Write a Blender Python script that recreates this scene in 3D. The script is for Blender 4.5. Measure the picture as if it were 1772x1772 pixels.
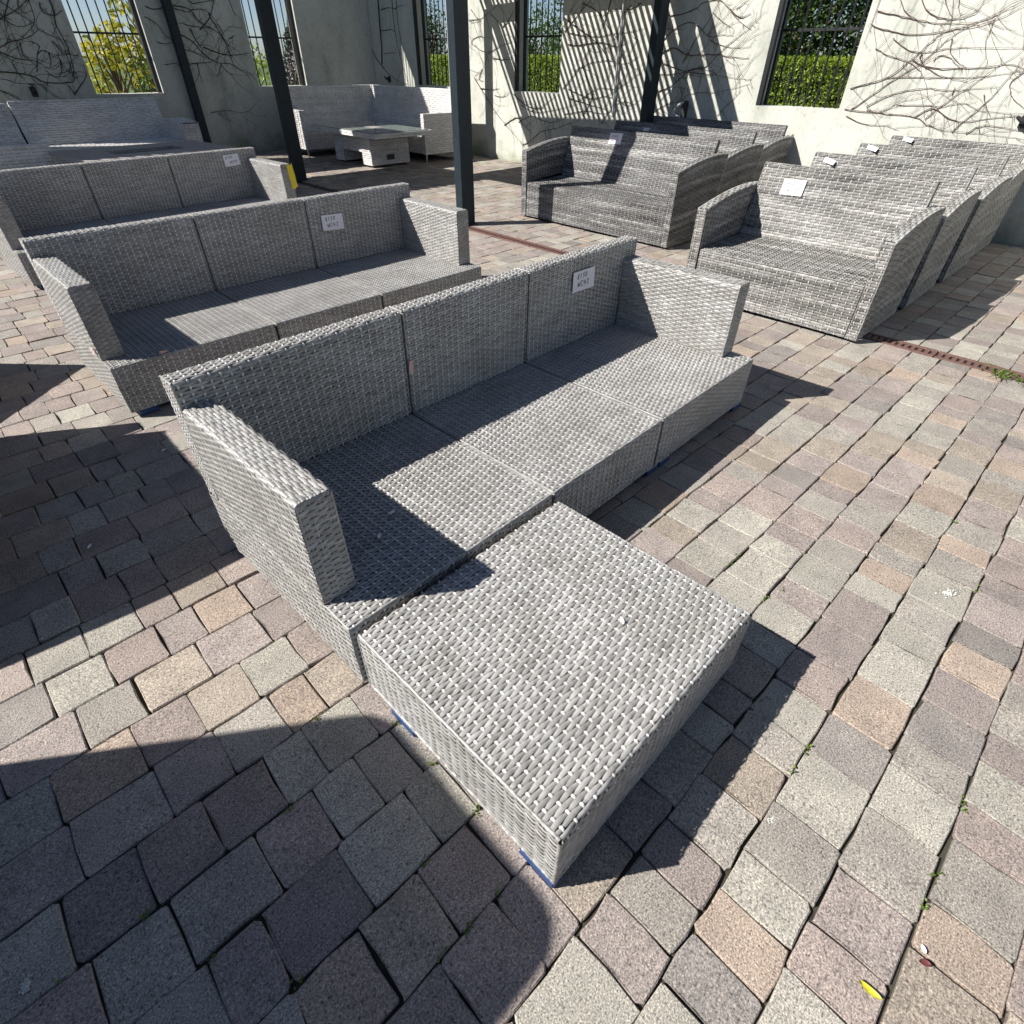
import bpy, math, random
import numpy as np
from mathutils import Vector, Matrix

for o in list(bpy.data.objects):
    bpy.data.objects.remove(o)
SC = bpy.context.scene
COL = SC.collection
RNG = np.random.default_rng(7)
random.seed(7)
rad = math.radians

# ------------------------------------------------------------------ camera
A0 = rad(44.3)
PITCH, ROLL = 0.6913, 0.0083
def cam_axes():
    f = np.array([0, math.cos(PITCH), -math.sin(PITCH)])
    u = np.array([0, math.sin(PITCH), math.cos(PITCH)])
    r = np.array([1.0, 0, 0])
    c, s = math.cos(ROLL), math.sin(ROLL)
    R, U = c*r + s*u, -s*r + c*u
    ca, sa = math.cos(-A0), math.sin(-A0)
    M = np.array([[ca, -sa, 0], [sa, ca, 0], [0, 0, 1]])
    return M@R, M@U, M@f
CR, CU, CF = cam_axes()
CAMZ = 1.4
cam = bpy.data.cameras.new('camera')
cam.sensor_width = 36.0
cam.lens = 36.0*948.2/1772.0
cam.clip_start = 0.05
cam.clip_end = 3000
co = bpy.data.objects.new('camera', cam)
COL.objects.link(co)
m = Matrix(((CR[0], CU[0], -CF[0], 0), (CR[1], CU[1], -CF[1], 0), (CR[2], CU[2], -CF[2], CAMZ), (0, 0, 0, 1)))
co.matrix_world = m
SC.camera = co

# ------------------------------------------------------------------ light
SUN_ELEV, SHADOW_AZ = rad(41.3), rad(-34.5)
w = bpy.data.worlds.new('World')
SC.world = w
w.use_nodes = True
nt = w.node_tree
bg = nt.nodes['Background']
sky = nt.nodes.new('ShaderNodeTexSky')
sky.sky_type = 'NISHITA'
sky.sun_disc = False
sky.sun_elevation = SUN_ELEV
sd = Vector((-math.cos(SHADOW_AZ)*math.cos(SUN_ELEV), -math.sin(SHADOW_AZ)*math.cos(SUN_ELEV), math.sin(SUN_ELEV)))
sky.sun_rotation = math.atan2(sd.x, sd.y)
sky.air_density = 0.6
sky.dust_density = 0.4
sky.ozone_density = 1.6
nt.links.new(sky.outputs['Color'], bg.inputs['Color'])
bg.inputs['Strength'].default_value = 0.055
sl = bpy.data.lights.new('sun', 'SUN')
sl.energy = 5.0
sl.angle = rad(0.53)
sl.color = (1.0, 0.955, 0.89)
so = bpy.data.objects.new('sun', sl)
so.rotation_euler = (-sd).to_track_quat('-Z', 'Y').to_euler()
so.location = (-6, 6, 9)
COL.objects.link(so)
SC.view_settings.view_transform = 'Standard'
SC.view_settings.look = 'None'
SC.view_settings.gamma = 1.0
SC.view_settings.exposure = 0.84
SC.view_settings.use_curve_mapping = False

# ------------------------------------------------------------------ helpers
def link(o, parent=None):
    COL.objects.link(o)
    if parent is not None:
        o.parent = parent
    return o

def tag(o, label=None, cat=None, group=None, kind=None):
    if label: o['label'] = label
    if cat: o['category'] = cat
    if group: o['group'] = group
    if kind: o['kind'] = kind
    return o

def thing(name, label, cat, loc=(0, 0, 0), rz=0.0, group=None):
    o = bpy.data.objects.new(name, None)
    o.empty_display_size = 0.1
    o.location = loc
    o.rotation_euler = (0, 0, rz)
    link(o)
    return tag(o, label, cat, group)

def copy_tree(o, parent=None):
    c = o.copy()
    COL.objects.link(c)
    c.parent = parent
    for ch in list(o.children):
        copy_tree(ch, c)
    return c

class MB:
    """collects quads / tris with float point attributes, builds one mesh object"""
    def __init__(self):
        self.v, self.q, self.t, self.a, self.n = [], [], [], {}, 0
    def add(self, v, q=None, t=None, **at):
        v = np.asarray(v, float).reshape(-1, 3)
        n = len(v)
        self.v.append(v)
        if q is not None and len(q): self.q.append(np.asarray(q, np.int64).reshape(-1, 4) + self.n)
        if t is not None and len(t): self.t.append(np.asarray(t, np.int64).reshape(-1, 3) + self.n)
        for k in set(self.a) | set(at):
            if k not in self.a:
                self.a[k] = [np.zeros(self.n)] if self.n else []
            x = at.get(k, 0.0)
            self.a[k].append(np.broadcast_to(np.asarray(x, float), (n,)).copy())
        self.n += n
        return self
    def box(self, a, b, **at):
        (x0, y0, z0), (x1, y1, z1) = a, b
        v = [(x0,y0,z0),(x1,y0,z0),(x1,y1,z0),(x0,y1,z0),(x0,y0,z1),(x1,y0,z1),(x1,y1,z1),(x0,y1,z1)]
        q = [(0,3,2,1),(4,5,6,7),(0,1,5,4),(1,2,6,5),(2,3,7,6),(3,0,4,7)]
        return self.add(v, q, **at)
    def bbox(self, a, b, r=0.004, **at):
        """box with chamfered edges"""
        c = [(np.array(a)+np.array(b))/2]
        h = (np.array(b)-np.array(a))/2
        vs, idx = [], {}
        for sx in (-1, 1):
            for sy in (-1, 1):
                for sz in (-1, 1):
                    s = np.array((sx, sy, sz))
                    for ax in range(3):
                        p = s*h - s*r
                        p[ax] = s[ax]*h[ax]
                        idx[(sx, sy, sz, ax)] = len(vs)
                        vs.append(c[0] + p)
        q, t = [], []
        for ax in range(3):
            o1, o2 = [i for i in range(3) if i != ax]
            for s in (-1, 1):
                ring = []
                for (s1, s2) in ((-1,-1),(1,-1),(1,1),(-1,1)):
                    k = [0,0,0]; k[ax] = s; k[o1] = s1; k[o2] = s2
                    ring.append(idx[(*k, ax)])
                if (s > 0) == (ax == 1): ring = ring[::-1]
                q.append(ring)
            for s1 in (-1, 1):
                for s2 in (-1, 1):
                    def K(sa):
                        k = [0,0,0]; k[ax] = sa; k[o1] = s1; k[o2] = s2
                        return tuple(k)
                    q.append((idx[(*K(-1), o1)], idx[(*K(1), o1)], idx[(*K(1), o2)], idx[(*K(-1), o2)]))
        for sx in (-1, 1):
            for sy in (-1, 1):
                for sz in (-1, 1):
                    t.append([idx[(sx, sy, sz, i)] for i in range(3)])
        return self.add(vs, q, t, **at)
    def tube(self, pts, rr, n=5, cap=True, **at):
        P = np.asarray(pts, float)
        k = len(P)
        rr = np.broadcast_to(np.asarray(rr, float), (k,))
        T = np.gradient(P, axis=0)
        T /= np.linalg.norm(T, axis=1, keepdims=True) + 1e-12
        ref = np.array([0.31, 0.17, 0.93])
        A = np.cross(T, ref); A /= np.linalg.norm(A, axis=1, keepdims=True) + 1e-12
        B = np.cross(T, A)
        th = np.arange(n)/n*2*np.pi
        V = P[:, None] + rr[:, None, None]*(np.cos(th)[None, :, None]*A[:, None] + np.sin(th)[None, :, None]*B[:, None])
        i = np.arange(k-1)[:, None]*n; j = np.arange(n)[None]
        q = np.stack([i+j, i+(j+1) % n, i+n+(j+1) % n, i+n+j], -1).reshape(-1, 4)
        self.add(V.reshape(-1, 3), q, **at)
        if cap:
            for e, ring in ((0, range(n)), (k-1, range(n))):
                self.add(np.vstack([V[e], P[e][None]]), None, [(a, (a+1) % n, n) for a in ring], **at)
        return self
    def build(self, name, mat, parent=None, smooth=False):
        me = bpy.data.meshes.new(name)
        V = np.vstack(self.v) if self.v else np.zeros((0, 3))
        Q = np.vstack(self.q) if self.q else np.zeros((0, 4), np.int64)
        Tt = np.vstack(self.t) if self.t else np.zeros((0, 3), np.int64)
        me.vertices.add(len(V)); me.vertices.foreach_set('co', V.astype(np.float32).ravel())
        nl = Q.size + Tt.size
        me.loops.add(nl)
        me.loops.foreach_set('vertex_index', np.concatenate([Q.ravel(), Tt.ravel()]).astype(np.int32))
        me.polygons.add(len(Q)+len(Tt))
        ls = np.concatenate([np.arange(len(Q))*4, len(Q)*4 + np.arange(len(Tt))*3]).astype(np.int32)
        me.polygons.foreach_set('loop_start', ls)
        me.update(calc_edges=True)
        me.validate(verbose=False)
        me.polygons.foreach_set('use_smooth', np.full(len(me.polygons), bool(smooth)))
        for k, a in self.a.items():
            at = me.attributes.new(k, 'FLOAT', 'POINT')
            at.data.foreach_set('value', np.concatenate(a).astype(np.float32))
        if mat is not None:
            me.materials.append(mat)
        o = bpy.data.objects.new(name, me)
        link(o, parent)
        return o

# ------------------------------------------------------------------ materials
def new_mat(name):
    m = bpy.data.materials.new(name)
    m.use_nodes = True
    n = m.node_tree.nodes
    return m, n, m.node_tree.links, n['Principled BSDF']
def N(nodes, t, **kw):
    nd = nodes.new('ShaderNode'+t)
    for k, v in kw.items(): setattr(nd, k, v)
    return nd
def ramp(nodes, stops, interp='LINEAR'):
    r = nodes.new('ShaderNodeValToRGB')
    r.color_ramp.interpolation = interp
    e = r.color_ramp.elements
    while len(e) > 1: e.remove(e[0])
    e[0].position = stops[0][0]; e[0].color = (*stops[0][1], 1)
    for p, c in stops[1:]:
        x = e.new(p); x.color = (*c, 1)
    return r
def mixc(nodes, links, fac, a, b, mode='MIX'):
    mx = nodes.new('ShaderNodeMix'); mx.data_type = 'RGBA'; mx.blend_type = mode
    for s, v in ((mx.inputs[0], fac), (mx.inputs[6], a), (mx.inputs[7], b)):
        if hasattr(v, 'is_linked') or hasattr(v, 'links'): links.new(v, s)
        else: s.default_value = v if isinstance(v, (int, float)) else (*v, 1)
    return mx.outputs[2]
def math_n(nodes, links, op, a, b=None):
    x = nodes.new('ShaderNodeMath'); x.operation = op
    for s, v in ((x.inputs[0], a), (x.inputs[1], b)):
        if v is None: continue
        if hasattr(v, 'links'): links.new(v, s)
        else: s.default_value = v
    return x.outputs[0]
def attr(nodes, name):
    a = nodes.new('ShaderNodeAttribute'); a.attribute_name = name
    return a.outputs['Fac']
def noise(nodes, links, vec=None, scale=5, detail=4, rough=.55):
    n = nodes.new('ShaderNodeTexNoise')
    n.inputs['Scale'].default_value = scale; n.inputs['Detail'].default_value = detail; n.inputs['Roughness'].default_value = rough
    if vec is not None: links.new(vec, n.inputs['Vector'])
    return n.outputs['Fac']
def comb(nodes, links, x, y, z=0.0):
    c = nodes.new('ShaderNodeCombineXYZ')
    for s, v in zip(c.inputs, (x, y, z)):
        if hasattr(v, 'links'): links.new(v, s)
        else: s.default_value = v
    return c.outputs[0]
def bump(nodes, links, h, bsdf, strength=.3, dist=.002):
    b = nodes.new('ShaderNodeBump'); b.inputs['Strength'].default_value = strength; b.inputs['Distance'].default_value = dist
    links.new(h, b.inputs['Height']); links.new(b.outputs[0], bsdf.inputs['Normal'])

def wicker_mat(name, dark, mid, light, warp, band=0.0, bandscale=(1.2, 30), rough=.42, span=.20, spec=.55):
    m, n, l, b = new_mat(name)
    su, sid, sk, srow = attr(n, 'su'), attr(n, 'sid'), attr(n, 'sk'), attr(n, 'srow')
    v1 = comb(n, l, math_n(n, l, 'MULTIPLY', su, 7.0), math_n(n, l, 'MULTIPLY', sid, 91.0))
    n1 = noise(n, l, v1, 1.0, 3)
    v2 = comb(n, l, math_n(n, l, 'MULTIPLY', su, 45.0), math_n(n, l, 'MULTIPLY', sid, 57.0), math_n(n, l, 'MULTIPLY', srow, 900.0))
    n2 = noise(n, l, v2, 1.0, 2)
    f = math_n(n, l, 'ADD', math_n(n, l, 'MULTIPLY', n1, .7), math_n(n, l, 'MULTIPLY', n2, .3))
    if band:
        v3 = comb(n, l, math_n(n, l, 'MULTIPLY', su, bandscale[0]), math_n(n, l, 'MULTIPLY', srow, bandscale[1]), 3.3)
        n3 = noise(n, l, v3, 1.0, 3, .6)
        f = math_n(n, l, 'ADD', math_n(n, l, 'MULTIPLY', f, 1-band), math_n(n, l, 'MULTIPLY', n3, band))
    r = ramp(n, [(.5-span, dark), (.5, mid), (.5+span, light)])
    l.new(f, r.inputs[0])
    isw = math_n(n, l, 'MULTIPLY', math_n(n, l, 'GREATER_THAN', sk, .5), math_n(n, l, 'LESS_THAN', sk, 1.5))
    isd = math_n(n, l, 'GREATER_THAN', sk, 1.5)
    wr_ = ramp(n, [(.25, mid), (.42, warp)]); l.new(n2, wr_.inputs[0])
    c = mixc(n, l, isw, r.outputs[0], wr_.outputs[0])
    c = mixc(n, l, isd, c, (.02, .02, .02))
    dn = noise(n, l, None, 60, 3)
    tc = n.new('ShaderNodeNewGeometry')
    l.new(tc.outputs['Position'], dn.node.inputs['Vector'])
    dr = ramp(n, [(.35, (.78, .77, .75)), (.62, (1, 1, 1))])
    l.new(dn, dr.inputs[0])
    c = mixc(n, l, 1.0, c, dr.outputs[0], 'MULTIPLY')
    d2 = noise(n, l, tc.outputs['Position'], 4.5, 5, .65)
    dr2 = ramp(n, [(.30, (.80, .785, .76)), (.58, (1, 1, 1))]); l.new(d2, dr2.inputs[0])
    c = mixc(n, l, 1.0, c, dr2.outputs[0], 'MULTIPLY')
    l.new(c, b.inputs['Base Color'])
    rr_ = n.new('ShaderNodeMapRange'); l.new(d2, rr_.inputs[0])
    rr_.inputs[1].default_value = .3; rr_.inputs[2].default_value = .7; rr_.inputs[3].default_value = rough+.12; rr_.inputs[4].default_value = rough-.04
    l.new(rr_.outputs[0], b.inputs['Roughness'])
    b.inputs['Specular IOR Level'].default_value = spec
    return m

M = {}
M['wick'] = wicker_mat('grey_wicker', (.21, .207, .20), (.35, .346, .338), (.52, .515, .505), (.80, .795, .785), rough=.32)
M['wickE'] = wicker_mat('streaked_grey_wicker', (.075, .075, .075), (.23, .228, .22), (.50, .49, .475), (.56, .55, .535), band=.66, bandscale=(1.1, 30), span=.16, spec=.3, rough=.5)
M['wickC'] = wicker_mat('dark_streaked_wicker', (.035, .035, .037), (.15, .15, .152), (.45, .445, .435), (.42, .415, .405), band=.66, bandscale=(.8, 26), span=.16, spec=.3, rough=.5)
M['wickL'] = wicker_mat('pale_grey_wicker', (.50, .495, .485), (.71, .70, .69), (.85, .84, .83), (.86, .85, .84), band=.5, bandscale=(.7, 20), rough=.5)

def plain(name, col, rough=.5, metal=0.0, spec=.5, nz=0.0, scale=30, bmp=0.0):
    m, n, l, b = new_mat(name)
    b.inputs['Roughness'].default_value = rough
    b.inputs['Metallic'].default_value = metal
    b.inputs['Specular IOR Level'].default_value = spec
    if nz or bmp:
        g = n.new('ShaderNodeNewGeometry')
        f = noise(n, l, g.outputs['Position'], scale, 5, .6)
        r = ramp(n, [(.3, tuple(c*(1-nz) for c in col)), (.7, tuple(min(1, c*(1+nz)) for c in col))])
        l.new(f, r.inputs[0]); l.new(r.outputs[0], b.inputs['Base Color'])
        if bmp: bump(n, l, f, b, bmp, .004)
    else:
        b.inputs['Base Color'].default_value = (*col, 1)
    return m
M['blue'] = plain('blue_plastic', (.010, .045, .15), .45)
M['steel'] = plain('anthracite_paint', (.014, .024, .032), .5, spec=.3, nz=.18, scale=12)
M['black'] = plain('black_paint', (.012, .012, .014), .45, nz=.25, scale=25)
M['paper'] = plain('paper', (.74, .72, .76), .8, nz=.03, scale=40)
M['ink'] = plain('ink', (.03, .03, .05), .6)
M['inkred'] = plain('red_ink', (.45, .06, .05), .6)
M['pink'] = plain('pink_paper', (.62, .43, .40), .8)
M['yellow'] = plain('yellow_tape', (.72, .58, .02), .5)
M['petal'] = plain('white_petal', (.78, .78, .75), .7)
M['rust'] = plain('rusty_iron', (.12, .062, .05), .75, nz=.4, scale=45, bmp=.3)
M['slot'] = plain('dark_slot', (.012, .01, .009), .9)
M['slat'] = plain('slat_wood', (.26, .235, .205), .7, nz=.25, scale=20)
M['stem'] = plain('vine_bark', (.115, .07, .055), .85, nz=.35, scale=30)
M['stemg'] = plain('dark_vine_bark', (.055, .042, .036), .85, nz=.35, scale=30)
M['bark'] = plain('bark', (.10, .075, .055), .9, nz=.4, scale=15, bmp=.5)
M['pot'] = plain('terracotta', (.30, .13, .08), .8, nz=.2)
M['cover'] = plain('grey_caster', (.12, .12, .125), .85, nz=.1, scale=8)
M['cushion'] = plain('pale_cushion', (.55, .57, .60), .9, nz=.06, scale=60)
M['plastic'] = plain('dark_plastic', (.02, .02, .022), .5)
M['wire'] = plain('white_wire', (.7, .7, .68), .5)
M['stone'] = plain('grey_stone_top', (.30, .28, .265), .6, nz=.2, scale=25, bmp=.1)
M['chrome'] = plain('pale_metal', (.55, .55, .56), .35, .6)
M['dropping'] = plain('dried_white', (.52, .52, .50), .95, nz=.3, scale=160)
M['leafy'] = plain('yellow_leaf', (.50, .46, .04), .5, nz=.3, scale=90)
M['burg'] = plain('dry_petal', (.12, .03, .03), .7)
def glass():
    m, n, l, b = new_mat('table_glass')
    b.inputs['Base Color'].default_value = (.50, .56, .52, 1)
    b.inputs['Roughness'].default_value = .06
    b.inputs['Transmission Weight'].default_value = .55
    b.inputs['IOR'].default_value = 1.45
    return m
M['glass'] = glass()

def leaf_mat(name, c0, c1, c2, trans=.35, rough=.5):
    m, n, l, b = new_mat(name)
    a = attr(n, 'lv')
    r = ramp(n, [(0, c0), (.5, c1), (1, c2)])
    l.new(a, r.inputs[0]); l.new(r.outputs[0], b.inputs['Base Color'])
    b.inputs['Roughness'].default_value = rough
    tr = n.new('ShaderNodeBsdfTranslucent'); l.new(r.outputs[0], tr.inputs['Color'])
    mx = n.new('ShaderNodeMixShader'); mx.inputs[0].default_value = trans
    out = [x for x in n if x.type == 'OUTPUT_MATERIAL'][0]
    l.new(b.outputs[0], mx.inputs[1]); l.new(tr.outputs[0], mx.inputs[2]); l.new(mx.outputs[0], out.inputs['Surface'])
    return m
M['hedge'] = leaf_mat('hedge_leaf', (.07, .12, .012), (.19, .28, .02), (.38, .48, .04))
M['dgreen'] = leaf_mat('dark_leaf', (.012, .030, .010), (.03, .065, .018), (.06, .12, .03))
M['mgreen'] = leaf_mat('mid_leaf', (.03, .065, .014), (.06, .12, .025), (.12, .20, .04))
M['ygreen'] = leaf_mat('yellow_green_leaf', (.09, .14, .012), (.28, .28, .02), (.55, .44, .035), .45)
M['lilac'] = leaf_mat('lilac_leaf', (.08, .12, .03), (.40, .33, .38), (.62, .55, .62), .4)
M['conif'] = leaf_mat('conifer_leaf', (.008, .02, .012), (.018, .04, .022), (.035, .07, .035), .2)
M['weed'] = leaf_mat('weed_leaf', (.06, .11, .02), (.13, .20, .03), (.22, .30, .05))
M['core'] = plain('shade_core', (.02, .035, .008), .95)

def paver_mat():
    m, n, l, b = new_mat('tumbled_paver')
    ca = n.new('ShaderNodeAttribute'); ca.attribute_name = 'tr'
    cg = n.new('ShaderNodeAttribute'); cg.attribute_name = 'tg'
    cb = n.new('ShaderNodeAttribute'); cb.attribute_name = 'tb'
    cc = n.new('ShaderNodeCombineColor')
    for i, x in enumerate((ca, cg, cb)): l.new(x.outputs['Fac'], cc.inputs[i])
    g = n.new('ShaderNodeNewGeometry'); pos = g.outputs['Position']
    big = noise(n, l, pos, 9, 4, .6)
    rb = ramp(n, [(.3, (.80, .80, .80)), (.7, (1.10, 1.09, 1.07))]); l.new(big, rb.inputs[0])
    c = mixc(n, l, 1.0, cc.outputs[0], rb.outputs[0], 'MULTIPLY')
    f1 = noise(n, l, pos, 260, 2, .6)
    r1 = ramp(n, [(.30, (.38, .37, .36)), (.45, (.92, .92, .92)), (.56, (1.08, 1.07, 1.05)), (.70, (1.9, 1.85, 1.75))]); l.new(f1, r1.inputs[0])
    c = mixc(n, l, 1.0, c, r1.outputs[0], 'MULTIPLY')
    f2 = noise(n, l, pos, 120, 3, .65)
    r2 = ramp(n, [(.33, (.36, .35, .35)), (.43, (1, 1, 1))]); l.new(f2, r2.inputs[0])
    c = mixc(n, l, .85, c, r2.outputs[0], 'MULTIPLY')
    l.new(c, b.inputs['Base Color'])
    b.inputs['Roughness'].default_value = .82
    b.inputs['Specular IOR Level'].default_value = .3
    h = math_n(n, l, 'ADD', f1, math_n(n, l, 'MULTIPLY', f2, 1.5))
    bump(n, l, h, b, .55, .003)
    return m
M['paver'] = paver_mat()
def joint_mat():
    m, n, l, b = new_mat('joint_sand')
    g = n.new('ShaderNodeNewGeometry')
    f = noise(n, l, g.outputs['Position'], 25, 5, .7)
    r = ramp(n, [(.3, (.02, .018, .014)), (.55, (.045, .04, .03)), (.75, (.05, .07, .02))]); l.new(f, r.inputs[0])
    l.new(r.outputs[0], b.inputs['Base Color']); b.inputs['Roughness'].default_value = .95
    return m
M['joint'] = joint_mat()
def lawn_mat():
    m, n, l, b = new_mat('lawn_grass')
    g = n.new('ShaderNodeNewGeometry')
    f = noise(n, l, g.outputs['Position'], 3, 6, .7)
    r = ramp(n, [(.3, (.03, .06, .012)), (.7, (.08, .13, .025))]); l.new(f, r.inputs[0])
    l.new(r.outputs[0], b.inputs['Base Color']); b.inputs['Roughness'].default_value = .9
    return m
M['lawn'] = lawn_mat()
def wall_mat():
    m, n, l, b = new_mat('aged_render')
    g = n.new('ShaderNodeNewGeometry'); pos = g.outputs['Position']
    mp = n.new('ShaderNodeMapping'); mp.inputs['Scale'].default_value = (1, 1, .45); l.new(pos, mp.inputs['Vector'])
    f = noise(n, l, mp.outputs[0], 2.2, 7, .62)
    r = ramp(n, [(.28, (.33, .345, .30)), (.45, (.48, .49, .44)), (.62, (.545, .55, .505)), (.78, (.46, .44, .39))]); l.new(f, r.inputs[0])
    f2 = noise(n, l, pos, 17, 8, .72)
    r2 = ramp(n, [(.28, (.50, .50, .45)), (.37, (.86, .86, .83)), (.46, (1, 1, 1)), (.66, (1.08, 1.07, 1.05))]); l.new(f2, r2.inputs[0])
    c = mixc(n, l, .8, r.outputs[0], r2.outputs[0], 'MULTIPLY')
    # rising damp at the foot
    sx = n.new('ShaderNodeSeparateXYZ'); l.new(pos, sx.inputs[0])
    hz = math_n(n, l, 'ADD', sx.outputs[2], math_n(n, l, 'MULTIPLY', noise(n, l, pos, 3, 4), -.9))
    r3 = ramp(n, [(.0, (.45, .50, .38)), (.25, (1, 1, 1))]); 
    l.new(math_n(n, l, 'ADD', hz, .45), r3.inputs[0])
    c = mixc(n, l, .75, c, r3.outputs[0], 'MULTIPLY')
    l.new(c, b.inputs['Base Color'])
    b.inputs['Roughness'].default_value = .9
    b.inputs['Specular IOR Level'].default_value = .2
    bump(n, l, math_n(n, l, 'ADD', f2, noise(n, l, pos, 140, 3)), b, .35, .006)
    return m
M['wall'] = wall_mat()

# ================================================================== paving
def wallU(v): return 7.70 + (v-.8)*.033
def visible(p, margin=.06):
    d = np.asarray(p, float) - np.array([0, 0, CAMZ])
    z = d@CF
    if z < .2: return False
    k = 948.2/886.0
    return abs(d@CR/z*k) < 1+margin and abs(d@CU/z*k) < 1+margin

lawn = MB().add([(-400, -400, -.06), (400, -400, -.06), (400, 400, -.06), (-400, 400, -.06)], [(0, 1, 2, 3)]).build('lawn', M['lawn'])
tag(lawn, 'lawn around the walled yard', 'lawn', kind='structure')
pv = MB().add([(-6, -6, -.013), (wallU(-6)+.02, -6, -.013), (wallU(12.5)+.02, 12.5, -.013), (-6, 12.5, -.013)], [(0, 1, 2, 3)]).build('courtyard_paving', M['joint'])
tag(pv, 'yard floor of tumbled grey and pink block pavers', 'paving', kind='structure')

TONES = [((.30, .28, .255), 3), ((.345, .33, .295), 3), ((.28, .245, .232), 3), ((.30, .255, .235), 2.5), ((.335, .275, .23), 1.2), ((.315, .275, .235), 2), ((.24, .222, .21), 1.0)]
TW = np.array([w_ for _, w_ in TONES]); TW /= TW.sum()
def paver(u0, u1, v0, v1):
    """12-gon tumbled block; returns local verts (about its centre), tris/quads, tone"""
    cx, cy = (u0+u1)/2, (v0+v1)/2
    hx, hy = (u1-u0)/2, (v1-v0)/2
    ch = RNG.uniform(.003, .009, 4)
    j = lambda s=.0022: RNG.normal(0, s)
    ring = []
    sg = ((-1, -1), (1, -1), (1, 1), (-1, 1))
    for k, (sx, sy) in enumerate(sg):
        a = (sx*hx, sy*(hy-ch[k])); b = (sx*(hx-ch[k]), sy*hy)
        ab = (a, b) if k % 2 == 0 else (b, a)
        ring += [ab[0], ab[1]]
        nx = sg[(k+1) % 4]
        ring.append(((sx+nx[0])/2*hx, (sy+nx[1])/2*hy))
    ring = np.array(ring) + np.array([[j(), j()] for _ in ring])
    zt = RNG.normal(0, .0016); tx, ty = RNG.normal(0, .006, 2)
    bev = RNG.uniform(.0022, .0042)
    L = np.hypot(ring[:, 0], ring[:, 1])[:, None]
    top = ring*(1 - bev/L)
    n = len(ring)
    zf = lambda P: zt + P[:, 0]*tx + P[:, 1]*ty
    V = np.vstack([np.c_[top, zf(top)], np.c_[ring, zf(ring) - bev*.9], np.c_[ring, np.full(n, -.03)]])
    q = [(i, i+n, (i+1) % n+n, (i+1) % n) for i in range(n)] + [(i+n, i+2*n, (i+1) % n+2*n, (i+1) % n+n) for i in range(n)]
    t = [(0, i, i+1) for i in range(1, n-1)]
    tone = np.array(TONES[RNG.choice(len(TONES), p=TW)][0])*RNG.uniform(.86, 1.12)
    return (cx, cy), V, q, t, tone

LENS = np.array([.112, .150, .185]); LP = (.28, .46, .26)
DR0, DR1 = 4.10, 4.235
stones = []
nrow0 = int((-3.2+.358)/.1627)
for k in range(nrow0, 90):
    v0 = -.358 + .1627*k; v1 = v0 + .1627
    if v1 > 12.44: break
    for (ua, ub) in ((-3.0, DR0), (DR1, wallU(v0)-.02)):
        if v1 > 5.0 and ua < 0: ub_ = DR0
        u = ua - (RNG.uniform(0, .2) if ua < 0 else 0)
        while u < ub-.02:
            L_ = LENS[RNG.choice(3, p=LP)]*RNG.uniform(.97, 1.03)
            e = u+L_
            if ub-e < .09: e = ub
            stones.append((u+.0014, e-.0014, v0+.0021+RNG.normal(0, .0012), v1-.0021+RNG.normal(0, .0012)))
            u = e
def covered(u, v):
    return (.36 < u < 2.6 and .98 < v < 1.75) or (.4 < u < 1.08 and .28 < v < .9) or (.4 < u < 2.6 and 3.1 < v < 3.9)
cand = []
for i, s in enumerate(stones):
    c = ((s[0]+s[1])/2, (s[2]+s[3])/2, 0)
    if visible(c, .02) and not covered(c[0], c[1]):
        cand.append((np.hypot(c[0], c[1])**2 + 1.96, i))
cand.sort()
near = set(i for _, i in cand[:300])
rest = MB()
for i, s in enumerate(stones):
    (cx, cy), V, q, t, tone = paver(*s)
    at = dict(tr=tone[0], tg=tone[1], tb=tone[2])
    if i in near:
        o = MB().add(V, q, t, **at).build('paver', M['paver'], pv)
        o.location = (cx, cy, 0)
    else:
        rest.add(V + np.array([cx, cy, 0]), q, t, **at)
tag(rest.build('distant_pavers', M['paver'], pv), kind='stuff')

# drainage channel with slotted iron grates
dr = thing('drain_channel', 'rusty red slotted drain channel let into the paving', 'drain', (DR0, -3, 0))
L0 = 8.0
for k in range(16):
    y0 = k*.5
    b_ = MB()
    W_ = DR1-DR0
    b_.bbox((.004, y0+.003, -.03), (.03, y0+.497, .003), .003)
    b_.bbox((W_-.03, y0+.003, -.03), (W_-.004, y0+.497, .003), .003)
    for q_ in range(13):
        yy = y0+.003 + q_*.0385
        b_.bbox((.031, yy, -.03), (W_-.031, yy+.024, .001), .002)
    b_.build('grate', M['rust'], dr)
MB().box((.002, 0, -.012), (W_-.002, L0, -.006)).build('channel_bed', M['slot'], dr)

# ================================================================== walls
def seg_wall(name, label, spans, wins, h, thick, P):
    """P(s, z, d) -> world; spans = (s0, s1); wins = [(a, b, sill, head)]"""
    mb = MB()
    def blk(a, b, z0, z1):
        if b-a < 1e-4 or z1-z0 < 1e-4: return
        ns = max(1, int((b-a)/.6)); 
        v = [P(s, z, d) for d in (0, thick) for z in (z0, z1) for s in (a, b)]
        q = [(0, 1, 3, 2), (4, 6, 7, 5), (0, 4, 5, 1), (2, 3, 7, 6), (0, 2, 6, 4), (1, 5, 7, 3)]
        mb.add(v, q)
    s = spans[0]
    for (a, b, z0, z1) in sorted(wins):
        blk(s, a, -.05, h); blk(a, b, -.05, z0); blk(a, b, z1, h); s = b
    blk(s, spans[1], -.05, h)
    o = mb.build(name, M['wall'])
    tag(o, label, 'wall')
    return o
TH = .30
PR = lambda s, z, d: (wallU(s)+d, s, z)
PL = lambda s, z, d: (s, 12.45+d, z)
WR = [(2.87, 3.86, .985, 2.95), (7.14, 8.165, .985, 2.95), (9.92, 10.915, .995, 2.95)]
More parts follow.
